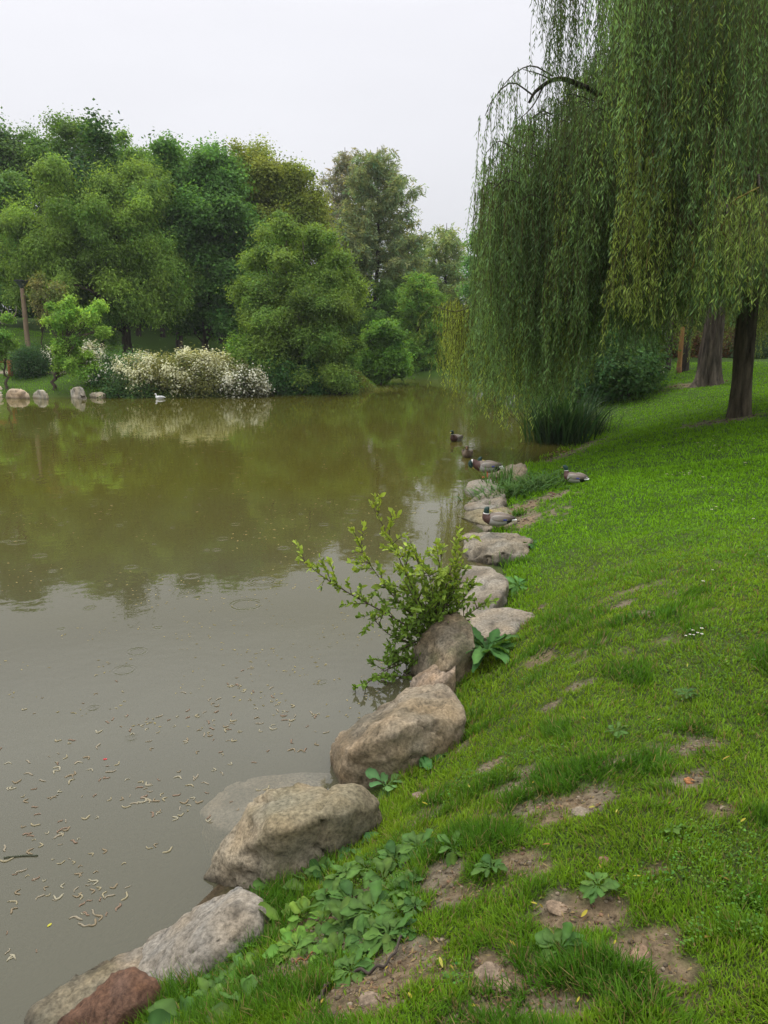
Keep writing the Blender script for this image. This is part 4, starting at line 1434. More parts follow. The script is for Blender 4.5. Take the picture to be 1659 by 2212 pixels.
# lone spray reaching left over the water
bstart, bcol, blen, bnum, bspread = [], [], [], [], []
g = Geo()
g.add(*tube(curve([at_y(1200, 560, 16.6), at_y(1110, 618, 16.8), at_y(1040, 652, 17), at_y(985, 673, 17), at_y(935, 662, 17), at_y(916, 680, 17)], 20), np.linspace(.028, .006, 20), 5), (.13, .13, .05))
g.add(*tube(curve([at_y(1160, 605, 18), at_y(1060, 655, 18.4), at_y(1000, 690, 18.6), at_y(978, 705, 18.6)], 14), np.linspace(.026, .008, 14), 5), (.13, .12, .04))
g.build('low_bough', M_BARK, willow, WB)
for u, v, vb, Y, num in [(917, 680, 740, 17, 3), (935, 664, 820, 17, 3), (948, 664, 730, 17, 3), (962, 672, 760, 17, 4), (978, 675, 800, 17, 3), (990, 690, 850, 17, 3), (940, 780, 850, 17, 3), (985, 740, 900, 17, 3), (1000, 690, 940, 17.3, 4)]:
    p, e = at_y(u, v, Y), at_y(u, vb, Y)
    add_bundle(p, e[2], (MID * .5 + YEL * .5) * rng.uniform(.9, 1.15), num, .08, 6)
for k in range(26):
    u = rng.uniform(975, 1065)
    Y = rng.uniform(18, 20)
    p, e = at_y(u, rng.uniform(650, 720), Y), at_y(u, rng.uniform(790, 890), Y)
    add_bundle(p, e[2], (MID * .25 + YEL * .75) * rng.uniform(.9, 1.2), 8, .24, 6)
build_curtain(willow, WB, 'low_spray', .045)

# second old trunk with flared foot
p = ground(1528, 832)
root = thing('old_tree', p, 'old tree with a thick reddish trunk flaring at its foot', 'tree')
rw = 46 * S / FPX * p[1] * .5
tp = curve([p - [0, 0, .3], p + [0, 0, .25], p + [0, 0, 1.0], p + [.05, 0, 2.6], p + [.2, .2, 6]], 18)
Rr = rw * np.interp(np.linspace(0, 1, 18), [0, .1, .2, .35, .6, 1], [2.0, 1.55, 1.15, .98, .85, .55])
V, F = tube(curve(tp, 40), np.interp(np.linspace(0, 17, 40), range(18), Rr), 64)
ang = np.arctan2(V[:, 1] - p[1], V[:, 0] - p[0])
hz = np.clip((V[:, 2] - p[2]) / 1.3, 0, 1)
rd = np.stack([np.cos(ang), np.sin(ang), ang * 0], 1)
V = V + rd * ((np.cos(ang * 5 + 1.0) * .5 + np.cos(ang * 3 + 2.6) * .5) * (1 - hz) ** 2 * rw * .55 + (fbm(np.stack([np.cos(ang) * 8, np.sin(ang) * 8, V[:, 2] * .6], 1), 3, 5) - .5) * .30)[:, None]
C = np.array([.098, .080, .060]) * (.5 + 1.0 * fbm(np.stack([np.cos(ang) * 7, np.sin(ang) * 7, V[:, 2] * 1.0], 1), 3, 6))[:, None]
red = sstep(.45, .65, fbm(np.stack([np.cos(ang) * 3, np.sin(ang) * 3, V[:, 2] * .5], 1), 2, 8))[:, None]
C = C * (1 - red * .5) + np.array([.10, .075, .055]) * red * .5
Geo().add(V, F, C).build('trunk', M_BARK, root, p)
rng2 = np.random.default_rng(12)
P, d, _ = crown_points([(p + [0, 1, 7.5], np.array([5, 4, 3.0])), (p + [4, 0, 7.5], np.array([4, 4, 2.6]))], 260, rng2)
bstart, bcol, blen, bnum, bspread = [], [], [], [], []
g = Geo()
for k in range(150):
    q = P[k]
    q[2] = max(q[2], 5.6)
    if k < 30:
        g.add(*tube(curve([p + [.1, .1, 4.5], (p + [0, 0, 4.5] + q) / 2 + [0, 0, 1], q], 8), np.linspace(.16, .02, 8), 5), BKC)
    add_bundle(q, 2.9 + rng.random() ** 2 * 2, (MID * .5 + YEL * .5) * rng.uniform(.8, 1.2), 5, .4, rng.uniform(2.2, 3.6))
for u, v, vb in [(1640, 640, 790), (1625, 640, 760), (1655, 640, 740), (1480, 640, 770), (1485, 650, 780), (1555, 640, 740), (1570, 650, 760), (1410, 650, 720), (1650, 660, 780)]:
    for _ in range(2):
        q, e = at_y(u + rng.normal(0, 6), v, p[1] + 1), at_y(u, vb, p[1] + 1)
        add_bundle(q, e[2], (MID * .4 + YEL * .6) * rng.uniform(.8, 1.2), 7, .3, 5)
g.build('branches', M_BARK, root, p)
build_curtain(root, p, 'crown', .07)

for u, v, wd, lab, h in [(1437, 800, 26, 'dark leaning trunk with spread foot beside the white bin', 9), (1478, 803, 22, 'short dark trunk behind the orange brown pole', 8)]:
    p = ground(u, v)
    rw = wd * S / FPX * p[1] * .5
    root = thing('tree', p, lab, 'tree', 'dark trunks behind the lawn')
    tp = curve([p - [0, 0, .3], p + [0, 0, .3], p + [.05, 0, 1.6], p + [.2, .3, h]], 14)
    V, F = tube(tp, rw * np.interp(np.linspace(0, 1, 14), [0, .06, .16, .5, 1], [2.0, 1.5, .95, .75, .3]), 16)
    Geo().add(V, F, np.array([.05, .042, .032]) * (.6 + .8 * fbm(V * [5, 5, 1], 3, 2))[:, None]).build('trunk', M_BARK, root, p)
    P, d, _ = crown_points([(p + [.3, .3, h], np.array([4, 3.4, 3.2]))], 120, rng2)
    ci = np.repeat(np.arange(120), 90)
    m = len(ci)
    nor = nrm(d[ci] + rng2.normal(0, .6, (m, 3)) + [0, 0, .4])
    L = .24 * rng2.uniform(.6, 1.2, m)
    Geo().add(*leaf_cards(P[ci] + rng2.normal(0, .5, (m, 3)), np.cross(nor, rdir(m, rng2)), nor, L, L * .65, pal((.055, .11, .03), rng2, m, .25))).build('crown', M_LEAF, root, p)

# ------------------------------------------------------------------ reeds and clumps
def strap_clump(name, label, cat, base, spread, n, L, W, color, seed, droop=(.1, .6), lean=.35, nseg=6, flowers=False, mat=None):
    rng = np.random.default_rng(6000 + seed)
    o = rng.normal(0, 1, (n, 2)) * np.array(spread)
    P = np.stack([base[0] + o[:, 0], base[1] + o[:, 1], np.zeros(n)], 1)
    P[:, 2] = np.maximum(height0(P[:, 0], P[:, 1]), -.05) - .02
    az = rng.random(n) * 6.28
    D = np.stack([np.cos(az), np.sin(az), np.zeros(n)], 1) * rng.uniform(.02, lean, n)[:, None]
    D[:, :2] += o / (np.array(spread) * 3 + 1e-6) * lean * .8
    D[:, 2] = 1
    Ln = L * rng.uniform(.55, 1.1, n)
    sd_ = np.stack([np.cos(az + 1.57 + rng.normal(0, .5, n)), np.sin(az + 1.57), np.zeros(n)], 1)
    # droop sideways: bend by horizontal drift
    V, F, C = blades(P, D, Ln, W * rng.uniform(.7, 1.2, n), pal(color, rng, n, .2, .1), nseg, rng.uniform(*droop, n) * .6, lambda t: max(.04, min(1, 1.2 * (1 - t ** 3))), sd_, .25, 1.15, .6)
    t = np.tile(np.repeat(np.linspace(0, 1, nseg + 1), 3), n)
    bend = np.repeat(rng.uniform(*droop, n), (nseg + 1) * 3)
    aa = np.repeat(az, (nseg + 1) * 3)
    ll = np.repeat(Ln, (nseg + 1) * 3)
    V[:, 0] += np.cos(aa) * bend * ll * t ** 2.5 * .8
    V[:, 1] += np.sin(aa) * bend * ll * t ** 2.5 * .8
    root = thing(name, base, label, cat)
    Geo().add(V, F, C).build('leaves', mat or M_BROAD, root, base)
    return root


b = ground(1205, 962)
b2 = (at_z(1195, 955, 0) + b) / 2
strap_clump('reed_clump', 'tall dark green clump of iris reeds at the water under the willow', 'reeds', at_z(1205, 950, .05), (.34, .34), 420, 1.75, .04, (.050, .110, .036), 1, (.02, .55), .35, 7)
strap_clump('sedge_clump', 'arching thin leaved sedge tussock beside the iris reeds', 'sedge', ground(1240, 938), (.34, .50), 900, 1.35, .016, (.045, .075, .030), 2, (.3, 1.0), .5, 7)
strap_clump('iris_clump', 'upright bright green iris leaves above the rocks near the ducks', 'plant', ground(1085, 1060), (.14, .12), 90, .60, .02, (.085, .175, .04), 3, (.05, .3), .3, 5)
strap_clump('daylily_clump', 'dense clump of arching bright green strappy leaves beside the grassy bank', 'plant', ground(1128, 1064), (.34, .27), 520, .50, .022, (.075, .155, .035), 4, (.4, 1.1), .7, 6)
strap_clump('grass_tuft', 'few tall grass blades growing between two pale rocks', 'plant', ground(1088, 1225), (.05, .05), 14, .24, .012, (.08, .16, .035), 5, (.05, .5), .4, 5)
strap_clump('grass_tuft', 'loose long grass tuft in front of the low flat grey rock', 'plant', ground(1085, 1350), (.11, .05), 70, .15, .006, (.085, .15, .035), 6, (.1, .6), .5, 4)
strap_clump('grass_tuft', 'long grass leaning on the mossy boulder', 'plant', ground(985, 1385), (.05, .12), 90, .16, .006, (.085, .15, .035), 7, (.1, .7), .6, 4)


strap_clump('grass_mound', 'yellowish long grass covering the low mound at the channel mouth', 'grass mound', np.array([-1.35, 39.9, .9]), (.75, .55), 2600, .30, .03, (.150, .175, .030), 8, (.2, .9), .6, 3)


for q, (u, v, lab) in enumerate([(1120, 1215, 'short grass tuft at the foot of the blocky undercut rock'), (1070, 1300, 'grass tuft between the wide sloping rock and the low flat rock'), (1000, 1440, 'grass tuft leaning over the small brown stone'), (1010, 1560, 'grass tuft against the right end of the rounded brown boulder'), (880, 1640, 'dark grass tuft under the overhang of the rounded brown boulder'),
                                  (700, 1850, 'grass tuft against the foot of the big tan boulder'), (560, 2000, 'grass tuft beside the top of the pinkish grey boulder'), (1120, 1110, 'grass tuft at the end of the long yellowish rock')]):
    b_ = ground(u, v)
    strap_clump('grass_tuft', lab, 'plant', b_, (.07, .06), 70, .14, .006 * max(1, b_[1] / 4), (.085, .18, .022), 20 + q, (.1, .7), .6, 4, mat=M_GRASS)


def rosette(name, label, cat, base, nleaf, L, W, color, seed, rise=.55, group=None, parent_only=False, wob=.0):
    rng = np.random.default_rng(7000 + seed)
    az = np.arange(nleaf) * 2.4 + rng.normal(0, .25, nleaf)
    up = rng.uniform(.15, 1.0, nleaf) * rise
    D = np.stack([np.cos(az), np.sin(az), up], 1)
    P = np.zeros((nleaf, 3))
    P[:, :2] = D[:, :2] * .012
    sc = rng.uniform(.6, 1.1, nleaf)
    prof = lambda t: .13 if t < .22 else float(np.interp(t, [.22, .34, .5, .68, .84, .94, 1.0], [.16, .66, .96, 1.0, .78, .42, .05]))
    C = pal(color, rng, nleaf, .16, .08)
    sd_ = np.cross(nrm(D), np.tile([0, 0, 1.0], (nleaf, 1))) + rng.normal(0, .25, (nleaf, 3))
    V, F, CC = blades(P, D, L * sc, W * sc, C, 9, rng.uniform(.15, .6, nleaf), prof, sd_, .35, 1.1, .8)
    n3 = 10 * 3
    V += (np.stack([fbm(V * 45 + seed + o_, 2, seed) for o_ in (0, 31, 67)], 1) - .5) * W * np.array([.35, .35, .55])
    # pale midrib
    mid = (np.arange(len(V)) % 3) == 1
    CC = CC * (.7 + .6 * fbm(V * 70, 2, seed + 4))[:, None]
    CC[mid] = CC[mid] * 1.45
    root = thing(name, base, label, cat, group)
    Geo().add(V, F, CC).build('leaves', M_BROAD, root)
    return root


dk = ground(1052, 1432)
rosette('dock_plant', 'dark glossy dock plant in the grass beside the mossy boulder', 'plant', dk + [0, 0, .12], 36, .40, .115, (.050, .125, .030), 1, .9)
rosette('dock_plant', 'drooping large leaved dock at the foot of the rounded brown boulder', 'plant', ground(915, 1650) + [0, 0, .05], 22, .20, .07, (.052, .130, .032), 2, .8)
rosette('dock_plant', 'pair of pale broad leaves tucked between the two biggest boulders', 'plant', ground(835, 1712) + [0, 0, .05], 9, .17, .075, (.085, .17, .055), 3, 1.2)
rosette('dock_plant', 'tall leaved dock above the weeds beside the big tan boulder', 'plant', ground(765, 1835) + [0, 0, .02], 13, .17, .07, (.065, .15, .04), 4, 1.0)
rosette('dock_plant', 'low dock in the grass beside the wide sloping rock', 'plant', ground(1120, 1268) + [0, 0, .02], 22, .26, .07, (.075, .17, .035), 5, .6)
rosette('dock_plant', 'low dock in the grass right of the blocky rock', 'plant', ground(1150, 1180) + [0, 0, .02], 20, .22, .06, (.06, .14, .032), 6, .7)
RG = 'plantain rosettes on the bare bank'
protos = []
spots = [(625, 2010, 1.15, 'bright'), (600, 1975, 1.0, 'bright'), (660, 2000, .9, 'bright'), (640, 2060, .9, 'bright'), (575, 2055, .8, 'bright'), (545, 2090, .8, 'bright'), (700, 1900, .85, ''), (745, 1905, .85, ''), (790, 1890, .7, ''), (830, 1910, .8, ''), (870, 1925, .75, ''), (710, 1960, .95, ''), (760, 1965, .9, ''), (810, 1985, .95, ''),
         (860, 1990, .8, ''), (740, 2020, .85, ''), (790, 2045, .9, ''), (840, 2040, .8, ''), (690, 2050, .7, ''), (735, 2080, .8, ''), (855, 1870, .7, ''), (905, 1845, .7, ''), (890, 1960, .6, ''), (665, 1920, .8, ''), (480, 2130, .8, ''), (520, 2120, .7, ''), (455, 2185, .85, ''), (530, 2190, .9, ''), (400, 2225, 1.0, ''), (590, 1925, .8, ''),
         (940, 1500, .7, 'x'), (980, 1845, .6, 'x'), (1060, 1890, .6, 'x'), (1210, 2070, .6, 'x'), (1450, 1810, .5, 'x'), (1330, 1590, .5, 'x'), (1480, 1510, .5, 'x'), (1290, 1930, .5, 'x')]
rq = np.random.default_rng(63)
for (u, v, sc, kind) in list(spots[:30]):
    for _ in range(1):
        spots.append((u + rq.normal(0, 26), v + rq.normal(0, 22), sc * rq.uniform(.5, .85), kind))
for k, (u, v, sc, kind) in enumerate(spots):
    p = ground(u, v)
    lab = {'bright': 'bright light green plantain rosette beside the pinkish grey boulder', '': 'green plantain rosette in the weedy patch between boulders and trodden grass', 'x': 'single small plantain rosette scattered in the thin grass'}[kind]
    grp = RG + {'bright': ', bright ones', '': '', 'x': ', scattered ones'}[kind]
    if k < 5 or kind == '' and k < 10:
        o = rosette('plantain', lab, 'plant', p, 10 + k % 4, .130, .060, (.085, .165, .022) if kind == 'bright' else (.058, .118, .022), 20 + k, .6, grp)
        protos.append((kind, o))
    else:
        src = [q for kk, q in protos if (kk == 'bright') == (kind == 'bright')]
        o = copy_tree(src[k % len(src)])
        tag(o, lab, 'plant', grp)
    o.location = p + [0, 0, .03]
    o.scale = (sc, sc, sc)
    o.rotation_euler = (RNG.normal(0, .25), RNG.normal(0, .25), RNG.random() * 6.28)

# ------------------------------------------------------------------ bush leaning over the water
rng = np.random.default_rng(31)
bb = at_z(900, 1455, .05)
bush = thing('leafy_bush', bb, 'leafy bush with long bare based shoots leaning over the pond', 'bush')
YB = bb[1]
shoots = [([(935, 1360), (900, 1290), (850, 1180), (800, 1085)], -.1), ([(915, 1385), (850, 1335), (760, 1285), (690, 1240), (640, 1195)], -.35), ([(920, 1365), (860, 1300), (800, 1220), (765, 1150)], .0), ([(945, 1355), (960, 1280), (985, 1190), (990, 1150)], .1),
          ([(950, 1355), (990, 1310), (1018, 1265)], .05), ([(940, 1350), (945, 1260), (958, 1180)], .25), ([(930, 1350), (890, 1270), (868, 1185)], .2), ([(900, 1400), (840, 1370), (800, 1330)], -.2), ([(895, 1430), (850, 1440), (800, 1470), (752, 1512)], -.35),
          ([(890, 1440), (860, 1470), (820, 1500)], -.3), ([(955, 1345), (1000, 1335), (1060, 1290)], .15), ([(940, 1350), (920, 1260), (905, 1195)], .3), ([(930, 1360), (880, 1320), (830, 1255)], .1), ([(910, 1390), (870, 1400), (830, 1420)], -.15), ([(945, 1350), (975, 1270), (1000, 1215)], .0),
          ([(945, 1355), (975, 1290), (1010, 1225)], .05), ([(938, 1355), (915, 1255), (885, 1165)], .25), ([(940, 1352), (952, 1250), (940, 1165)], .1), ([(905, 1400), (865, 1360), (835, 1320)], .1), ([(900, 1420), (860, 1430), (822, 1450)], -.1), ([(895, 1445), (870, 1470), (850, 1490)], -.1), ([(930, 1355), (905, 1310), (870, 1250)], -.15), ([(940, 1350), (935, 1290), (925, 1230)], -.1)]
gs, lp, ld, lc = Geo(), [], [], []
for pts, dy in shoots:
    n = len(pts)
    w = np.array([at_y(a, b_, YB + .15 + dy * (i / (n - 1)) * 1.2) for i, (a, b_) in enumerate(pts)])
    w = np.vstack([bb + rng.normal(0, .04, 3) + [0, .05, -.1], w])
    c = curve(w, 26)
    gs.add(*tube(c, np.linspace(.008, .002, 26), 6), np.array([.055, .035, .028]))
    T = nrm(np.gradient(c, axis=0))
    seglen = np.linalg.norm(np.diff(c, axis=0), axis=1).sum()

    def leafy(path, tang, dens, t0):
        L = np.linalg.norm(np.diff(path, axis=0), axis=1).sum()
        m = int(L * dens)
        tt = t0 + (1 - t0) * rng.random(m)
        ix = np.clip(tt * (len(path) - 1), 0, len(path) - 1.001)
        i0 = ix.astype(int)
        P = path[i0] + (path[i0 + 1] - path[i0]) * (ix - i0)[:, None]
        r = rdir(m, rng)
        D = nrm(tang[i0] * .9 + r * .9 + [0, 0, .25])
        lp.append(P)
        ld.append(D)
        lc.append(np.clip(tt, 0, 1))
    leafy(c, T, 34, .3)
    # side twigs
    for q in range(int(seglen * 14)):
        i = rng.integers(6, 24)
        e = c[i] + nrm(T[i] * .6 + rdir(1, rng)[0] * .9 + [0, 0, .25]) * rng.uniform(.06, .26)
        cc = curve([c[i], (c[i] + e) / 2 + [0, 0, .01], e], 6)
        gs.add(*tube(cc, np.linspace(.004, .0015, 6), 4), np.array([.06, .045, .03]))
        leafy(cc, nrm(np.gradient(cc, axis=0)), 80, .2)
gs.build('stems', M_TWIG, bush, bb)
P, D, tt = np.concatenate(lp), np.concatenate(ld), np.concatenate(lc)
m = len(P)
nor = nrm(rdir(m, rng) + [0, 0, .8])
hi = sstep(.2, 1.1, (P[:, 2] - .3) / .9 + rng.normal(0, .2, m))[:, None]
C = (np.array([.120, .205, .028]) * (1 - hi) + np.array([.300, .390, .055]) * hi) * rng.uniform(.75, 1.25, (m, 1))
L = .052 * rng.uniform(.6, 1.25, m)
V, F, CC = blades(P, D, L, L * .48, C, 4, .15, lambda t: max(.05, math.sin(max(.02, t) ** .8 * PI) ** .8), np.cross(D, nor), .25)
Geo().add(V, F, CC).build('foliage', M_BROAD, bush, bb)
print('bush leaves', m)

# ------------------------------------------------------------------ ducks
GREENH, WHITE, CHEST, FLANK, BLACK, BRN = (.010, .036, .028), (.70, .69, .66), (.070, .034, .026), (.34, .325, .295), (.015, .014, .014), (.15, .11, .075)


def loft(path, W, Hh, cols, sides=18):
    path = np.asarray(path, float)
    T = nrm(np.gradient(path, axis=0))
    side = np.tile([0, 1.0, 0], (len(path), 1))
    side = nrm(side - T * (side * T).sum(1, keepdims=True))
    up = np.cross(T, side)
    up = np.where((up[:, 2:3] + .3 * -T[:, 2:3]) < -2, -up, up)
    th = np.linspace(0, 2 * PI, sides, endpoint=False)
    V = path[:, None] + np.cos(th)[None, :, None] * side[:, None] * np.asarray(W)[:, None, None] + np.sin(th)[None, :, None] * up[:, None] * np.asarray(Hh)[:, None, None]
    n = len(path)
    i = np.arange(n - 1)[:, None] * sides
    j = np.arange(sides)[None]
    F = np.stack([i + j, i + (j + 1) % sides, i + sides + (j + 1) % sides, i + sides + j], -1).reshape(-1, 4)
    V = V.reshape(-1, 3)
    V = np.vstack([V, path[:1], path[-1:]])
    k = n * sides
    c0 = np.stack([(np.arange(sides) + 1) % sides, np.arange(sides), np.full(sides, k)], 1)
    c1 = np.stack([(n - 1) * sides + np.arange(sides), (n - 1) * sides + (np.arange(sides) + 1) % sides, np.full(sides, k + 1)], 1)
    C = np.repeat(np.asarray(cols, float), sides, axis=0)
    return V, [F, c0, c1], np.vstack([C, C[:1], C[-1:]])


def duck(label, loc, rz, pose='rest', female=False, scale=1.0, white=False, cat='duck'):
    """x forward. poses: rest (sitting, head up), sleep (bill on back), preen (standing, head to breast), stand, swim."""
    root = thing('duck', loc, label, cat, 'ducks about the pond', rz)
    root.scale = (scale,) * 3
    lift = {'rest': .0, 'sleep': .0, 'preen': .085, 'stand': .085, 'swim': -.045}[pose]
    body = [(-.300, .105, .006, .004, BLACK), (-.275, .105, .036, .012, WHITE), (-.235, .108, .052, .026, WHITE), (-.205, .108, .062, .042, BLACK), (-.165, .104, .078, .062, BLACK), (-.12, .100, .094, .080, FLANK), (-.05, .097, .106, .092, FLANK), (.02, .098, .108, .096, FLANK),
            (.075, .104, .100, .094, FLANK), (.10, .110, .092, .088, CHEST), (.135, .125, .076, .076, CHEST)]
    if pose == 'preen':
        nk = [(.165, .148, .056, .060, CHEST), (.192, .172, .042, .044, CHEST), (.220, .178, .036, .036, WHITE), (.238, .168, .034, .034, GREENH), (.250, .145, .037, .036, GREENH), (.247, .118, .040, .036, GREENH), (.233, .094, .034, .030, GREENH), (.215, .080, .016, .014, GREENH)]
        bill = (np.array([.222, .0, .084]), np.array([-.7, 0, -.55]))
        eye = (np.array([.250, .0, .115]), .039)
    elif pose == 'sleep':
        nk = [(.150, .158, .056, .058, CHEST), (.150, .186, .042, .042, WHITE), (.148, .200, .040, .040, GREENH), (.146, .222, .043, .042, GREENH), (.138, .246, .040, .040, GREENH), (.122, .262, .030, .026, GREENH), (.108, .268, .012, .010, GREENH)]
        bill = (np.array([.110, 0, .226]), np.array([-1, 0, -.22]))
        eye = (np.array([.130, 0, .236]), .041)
    else:
        nk = [(.155, .160, .052, .056, CHEST), (.165, .192, .038, .040, CHEST), (.168, .212, .034, .036, WHITE), (.170, .226, .033, .035, GREENH), (.176, .250, .038, .040, GREENH), (.192, .272, .039, .036, GREENH), (.214, .276, .034, .030, GREENH), (.232, .270, .022, .020, GREENH), (.240, .266, .010, .009, GREENH)]
        bill = (np.array([.226, 0, .266]), np.array([1, 0, -.22]))
        eye = (np.array([.205, 0, .280]), .033)
    rows = body + nk
    cols = []
    for r in rows:
        c = r[4]
        if female:
            c = {GREENH: (.13, .095, .06), WHITE: (.2, .15, .10), CHEST: (.14, .10, .065), FLANK: (.16, .12, .08), BLACK: (.10, .075, .05)}[c]
        if white:
            c = (.62, .62, .60)
        cols.append(c)
    # denser rings with a sharp colour change
    path = np.array([(r[0], 0, r[1] + lift) for r in rows])
    wd = np.array([r[2] for r in rows])
    hh = np.array([r[3] for r in rows])
    k = 6
    n = (len(rows) - 1) * k + 1
    pc = curve(path, n)
    u = np.linspace(0, len(rows) - 1, n)
    wi, hi = np.interp(u, np.arange(len(rows)), wd), np.interp(u, np.arange(len(rows)), hh)
    ci = []
    for x in u:
        q = int(min(round(x + .001), len(rows) - 1))
        if rows[q][4] == WHITE and q > len(body) and abs(x - q) > .2 and not female:
            q = q + (1 if x > q else -1)
        ci.append(cols[q])
    V, F, C = loft(pc, wi, hi, ci)
    # darker back
    isb = (V[:, 0] < .09) & (V[:, 0] > -.2)
    bk = sstep(.115, .155, V[:, 2] - lift)[:, None] * isb[:, None]
    if not white:
        C = C * (1 - bk) + np.array((.15, .12, .095) if not female else (.10, .075, .05)) * bk
    if female:
        C = C * (.6 + .8 * vnoise(V * 70, 3))[:, None]
    Geo().add(V, F, C).build('body', M_FEATHER, root)
    # wings folded on each side
    for sgn in (-1, 1):
        wp = np.array([(.075, .085, .128), (.03, .103, .135), (-.05, .106, .138), (-.12, .094, .136), (-.185, .066, .132), (-.245, .034, .128), (-.275, .018, .126)]) * [1, sgn, 1] + [0, 0, lift]
        wc = [(.25, .22, .19), (.30, .27, .24), (.26, .225, .19), (.20, .165, .13), (.12, .095, .075), (.05, .042, .036), (.03, .027, .025)]
        if female:
            wc = [(.12, .09, .06)] * 7
        if white:
            wc = [(.58, .58, .57)] * 5 + [(.3, .3, .3)] * 2
        pw = curve(wp, 19)
        ui = np.linspace(0, 6, 19)
        V, F, C = loft(pw, np.interp(ui, range(7), [.004, .014, .017, .016, .014, .010, .003]), np.interp(ui, range(7), [.012, .040, .048, .042, .032, .018, .004]), [np.array([np.interp(x, range(7), [c[q] for c in wc]) for q in range(3)]) for x in ui], 12)
        wing = Geo().add(V, F, C).build('wing', M_FEATHER, root)
        if not white and not female:
            sp = np.array([(-.09, .109, .118), (-.125, .102, .116), (-.16, .086, .116)]) * [1, sgn, 1] + [0, 0, lift]
            V, F, C = loft(curve(sp, 7), [.004, .010, .012, .013, .012, .010, .004], [.004, .012, .015, .016, .015, .012, .004], [(.7, .7, .68)] + [(.04, .05, .22)] * 5 + [(.7, .7, .68)], 10)
            Geo().add(V, F, C).build('speculum', M_FEATHER, wing)
    b0, bd = bill
    bd = nrm(bd)
    bc = (.42, .34, .06) if not female else (.30, .16, .05)
    V, F, C = loft(np.array([b0 + bd * t + [0, 0, lift] for t in (0, .015, .03, .045, .055)]), [.013, .012, .013, .014, .006], [.015, .010, .007, .005, .002], [bc] * 5, 12)
    Geo().add(V, F, C).build('bill', M_SKINY, root)
    for sgn in (-1, 1):
        bm = bmesh.new()
        bmesh.ops.create_icosphere(bm, subdivisions=2, radius=.005)
        V = np.array([v.co[:] for v in bm.verts]) + eye[0] + [0, sgn * eye[1] * .93, lift]
        F = np.array([[v.index for v in f.verts] for f in bm.faces])
        bm.free()
        Geo().add(V, [F], (.01, .008, .006)).build('eye', M_SKINY, root)
    if lift > 0:
        for sgn in (-1, 1):
            g = Geo()
            q = np.array([(-.03, sgn * .045, lift + .02), (-.035, sgn * .045, .045), (-.025, sgn * .045, .008)])
            V, F = tube(curve(q, 6), [.012, .010, .008, .007, .007, .008], 8)
            g.add(V, F, (.55, .13, .03))
            ft = np.array([(-.03, 0, .010), (.045, -.026, .004), (.052, 0, .005), (.045, .026, .004), (-.03, 0, .0), (.045, -.026, -.002), (.052, 0, -.002), (.045, .026, -.002)]) + [0, sgn * .045, .003]
            g.add(ft, [np.array([(0, 1, 2), (0, 2, 3), (4, 6, 5), (4, 7, 6), (1, 5, 6), (1, 6, 2), (2, 6, 7), (2, 7, 3), (0, 5, 1), (0, 4, 5), (0, 3, 7), (0, 7, 4)])], (.55, .13, .03))
            g.build('leg', M_SKINY, root)
    return root


duck('drake resting on the rocks with its bill tucked on its back', at_z(1072, 1136, .145), PI - .18, 'sleep', scale=.98)
duck('drake sitting on the grass with its pale tail towards the viewer', ground(1240, 1044) + [0, 0, .0], PI - .75, 'rest', scale=.92)
duck('drake standing on the grey rock, bending its head to preen', at_z(1048, 1031, .20), PI - .12, 'preen', scale=1.12)
duck('dark headed drake half hidden behind the preening duck', at_z(1056, 1018, .2) + [0, .14, -.06], PI - .3, 'sleep', scale=1.12)
duck('drake swimming towards the bank with a short wake behind', at_z(985, 952, .015), PI + .95, 'swim', scale=1.15)
duck('brown duck swimming head on towards the rocks', at_z(1009, 986, .015), -PI / 2 - .15, 'swim', female=True, scale=1.1)
duck('tiny white bird swimming off the far flowering shrubs', at_z(345, 861.5, .015), PI, 'swim', scale=.9, white=True)

# wake ripple behind the swimming drake: thin raised folds of water
# ------------------------------------------------------------------ floating catkins and litter
rng = np.random.default_rng(91)


def catkin_mesh(seed, c):
    r = np.random.default_rng(seed)
    t = np.linspace(0, 1, 9)
    b = r.uniform(-.022, .022)
    L = r.uniform(.032, .052)
    P = np.stack([(t - .5) * L, b * (4 * t * (1 - t)) + .004 * np.sin(t * 7 + seed), np.full(9, .0)], 1)
    V, F = tube(P, .0046 * np.interp(t, [0, .12, .5, .9, 1], [.3, .9, 1, .7, .2]), 6)
    V = V + r.normal(0, .0006, V.shape)
    V[:, 2] *= .7
    return V, F, np.array(c)


cats = []
CG = 'pale catkins floating on the pond'
CL = 'pale yellowish curled catkin floating on the grey water'
n = 0
clusters = [(110, 1640), (80, 1700), (190, 1620), (60, 1830), (190, 1930), (230, 1965), (50, 2070), (420, 1690), (480, 1560), (500, 1590), (300, 1700), (340, 1720), (450, 1750), (650, 1560), (300, 1560), (130, 1780), (40, 1920), (200, 1990), (620, 1550), (250, 1500), (520, 1480), (400, 1560), (160, 1900)]
while n < 290:
    if rng.random() < .6:
        a = clusters[rng.integers(len(clusters))]
        u, v = a[0] + rng.normal(0, 38), a[1] + rng.normal(0, 28)
    else:
        v = 1500 + 640 * rng.random()
        u = rng.uniform(-10, 760)
    if not (0 < u < 900 and 1440 < v < 2205):
        continue
    p = at_z(u, v, .017)
    if pond_sd([p[0]], [p[1]])[0] > -.25:
        continue
    if n < 10:
        c = [(.32, .28, .18), (.25, .20, .13), (.35, .32, .23), (.24, .17, .12), (.30, .26, .19)][n % 5]
        V, F, cc = catkin_mesh(n + 3, c)
        o = Geo().add(V, F, cc).build('catkin', M_PETAL)
        cats.append(o)
    else:
        o = cats[rng.integers(10)].copy()
        COL.objects.link(o)
    tag(o, CL, 'catkin', CG)
    o.location = p
    o.rotation_euler = (0, 0, rng.random() * 6.28)
    sc = rng.uniform(.5, 1.4)
    o.scale = (sc, sc, sc)
    n += 1

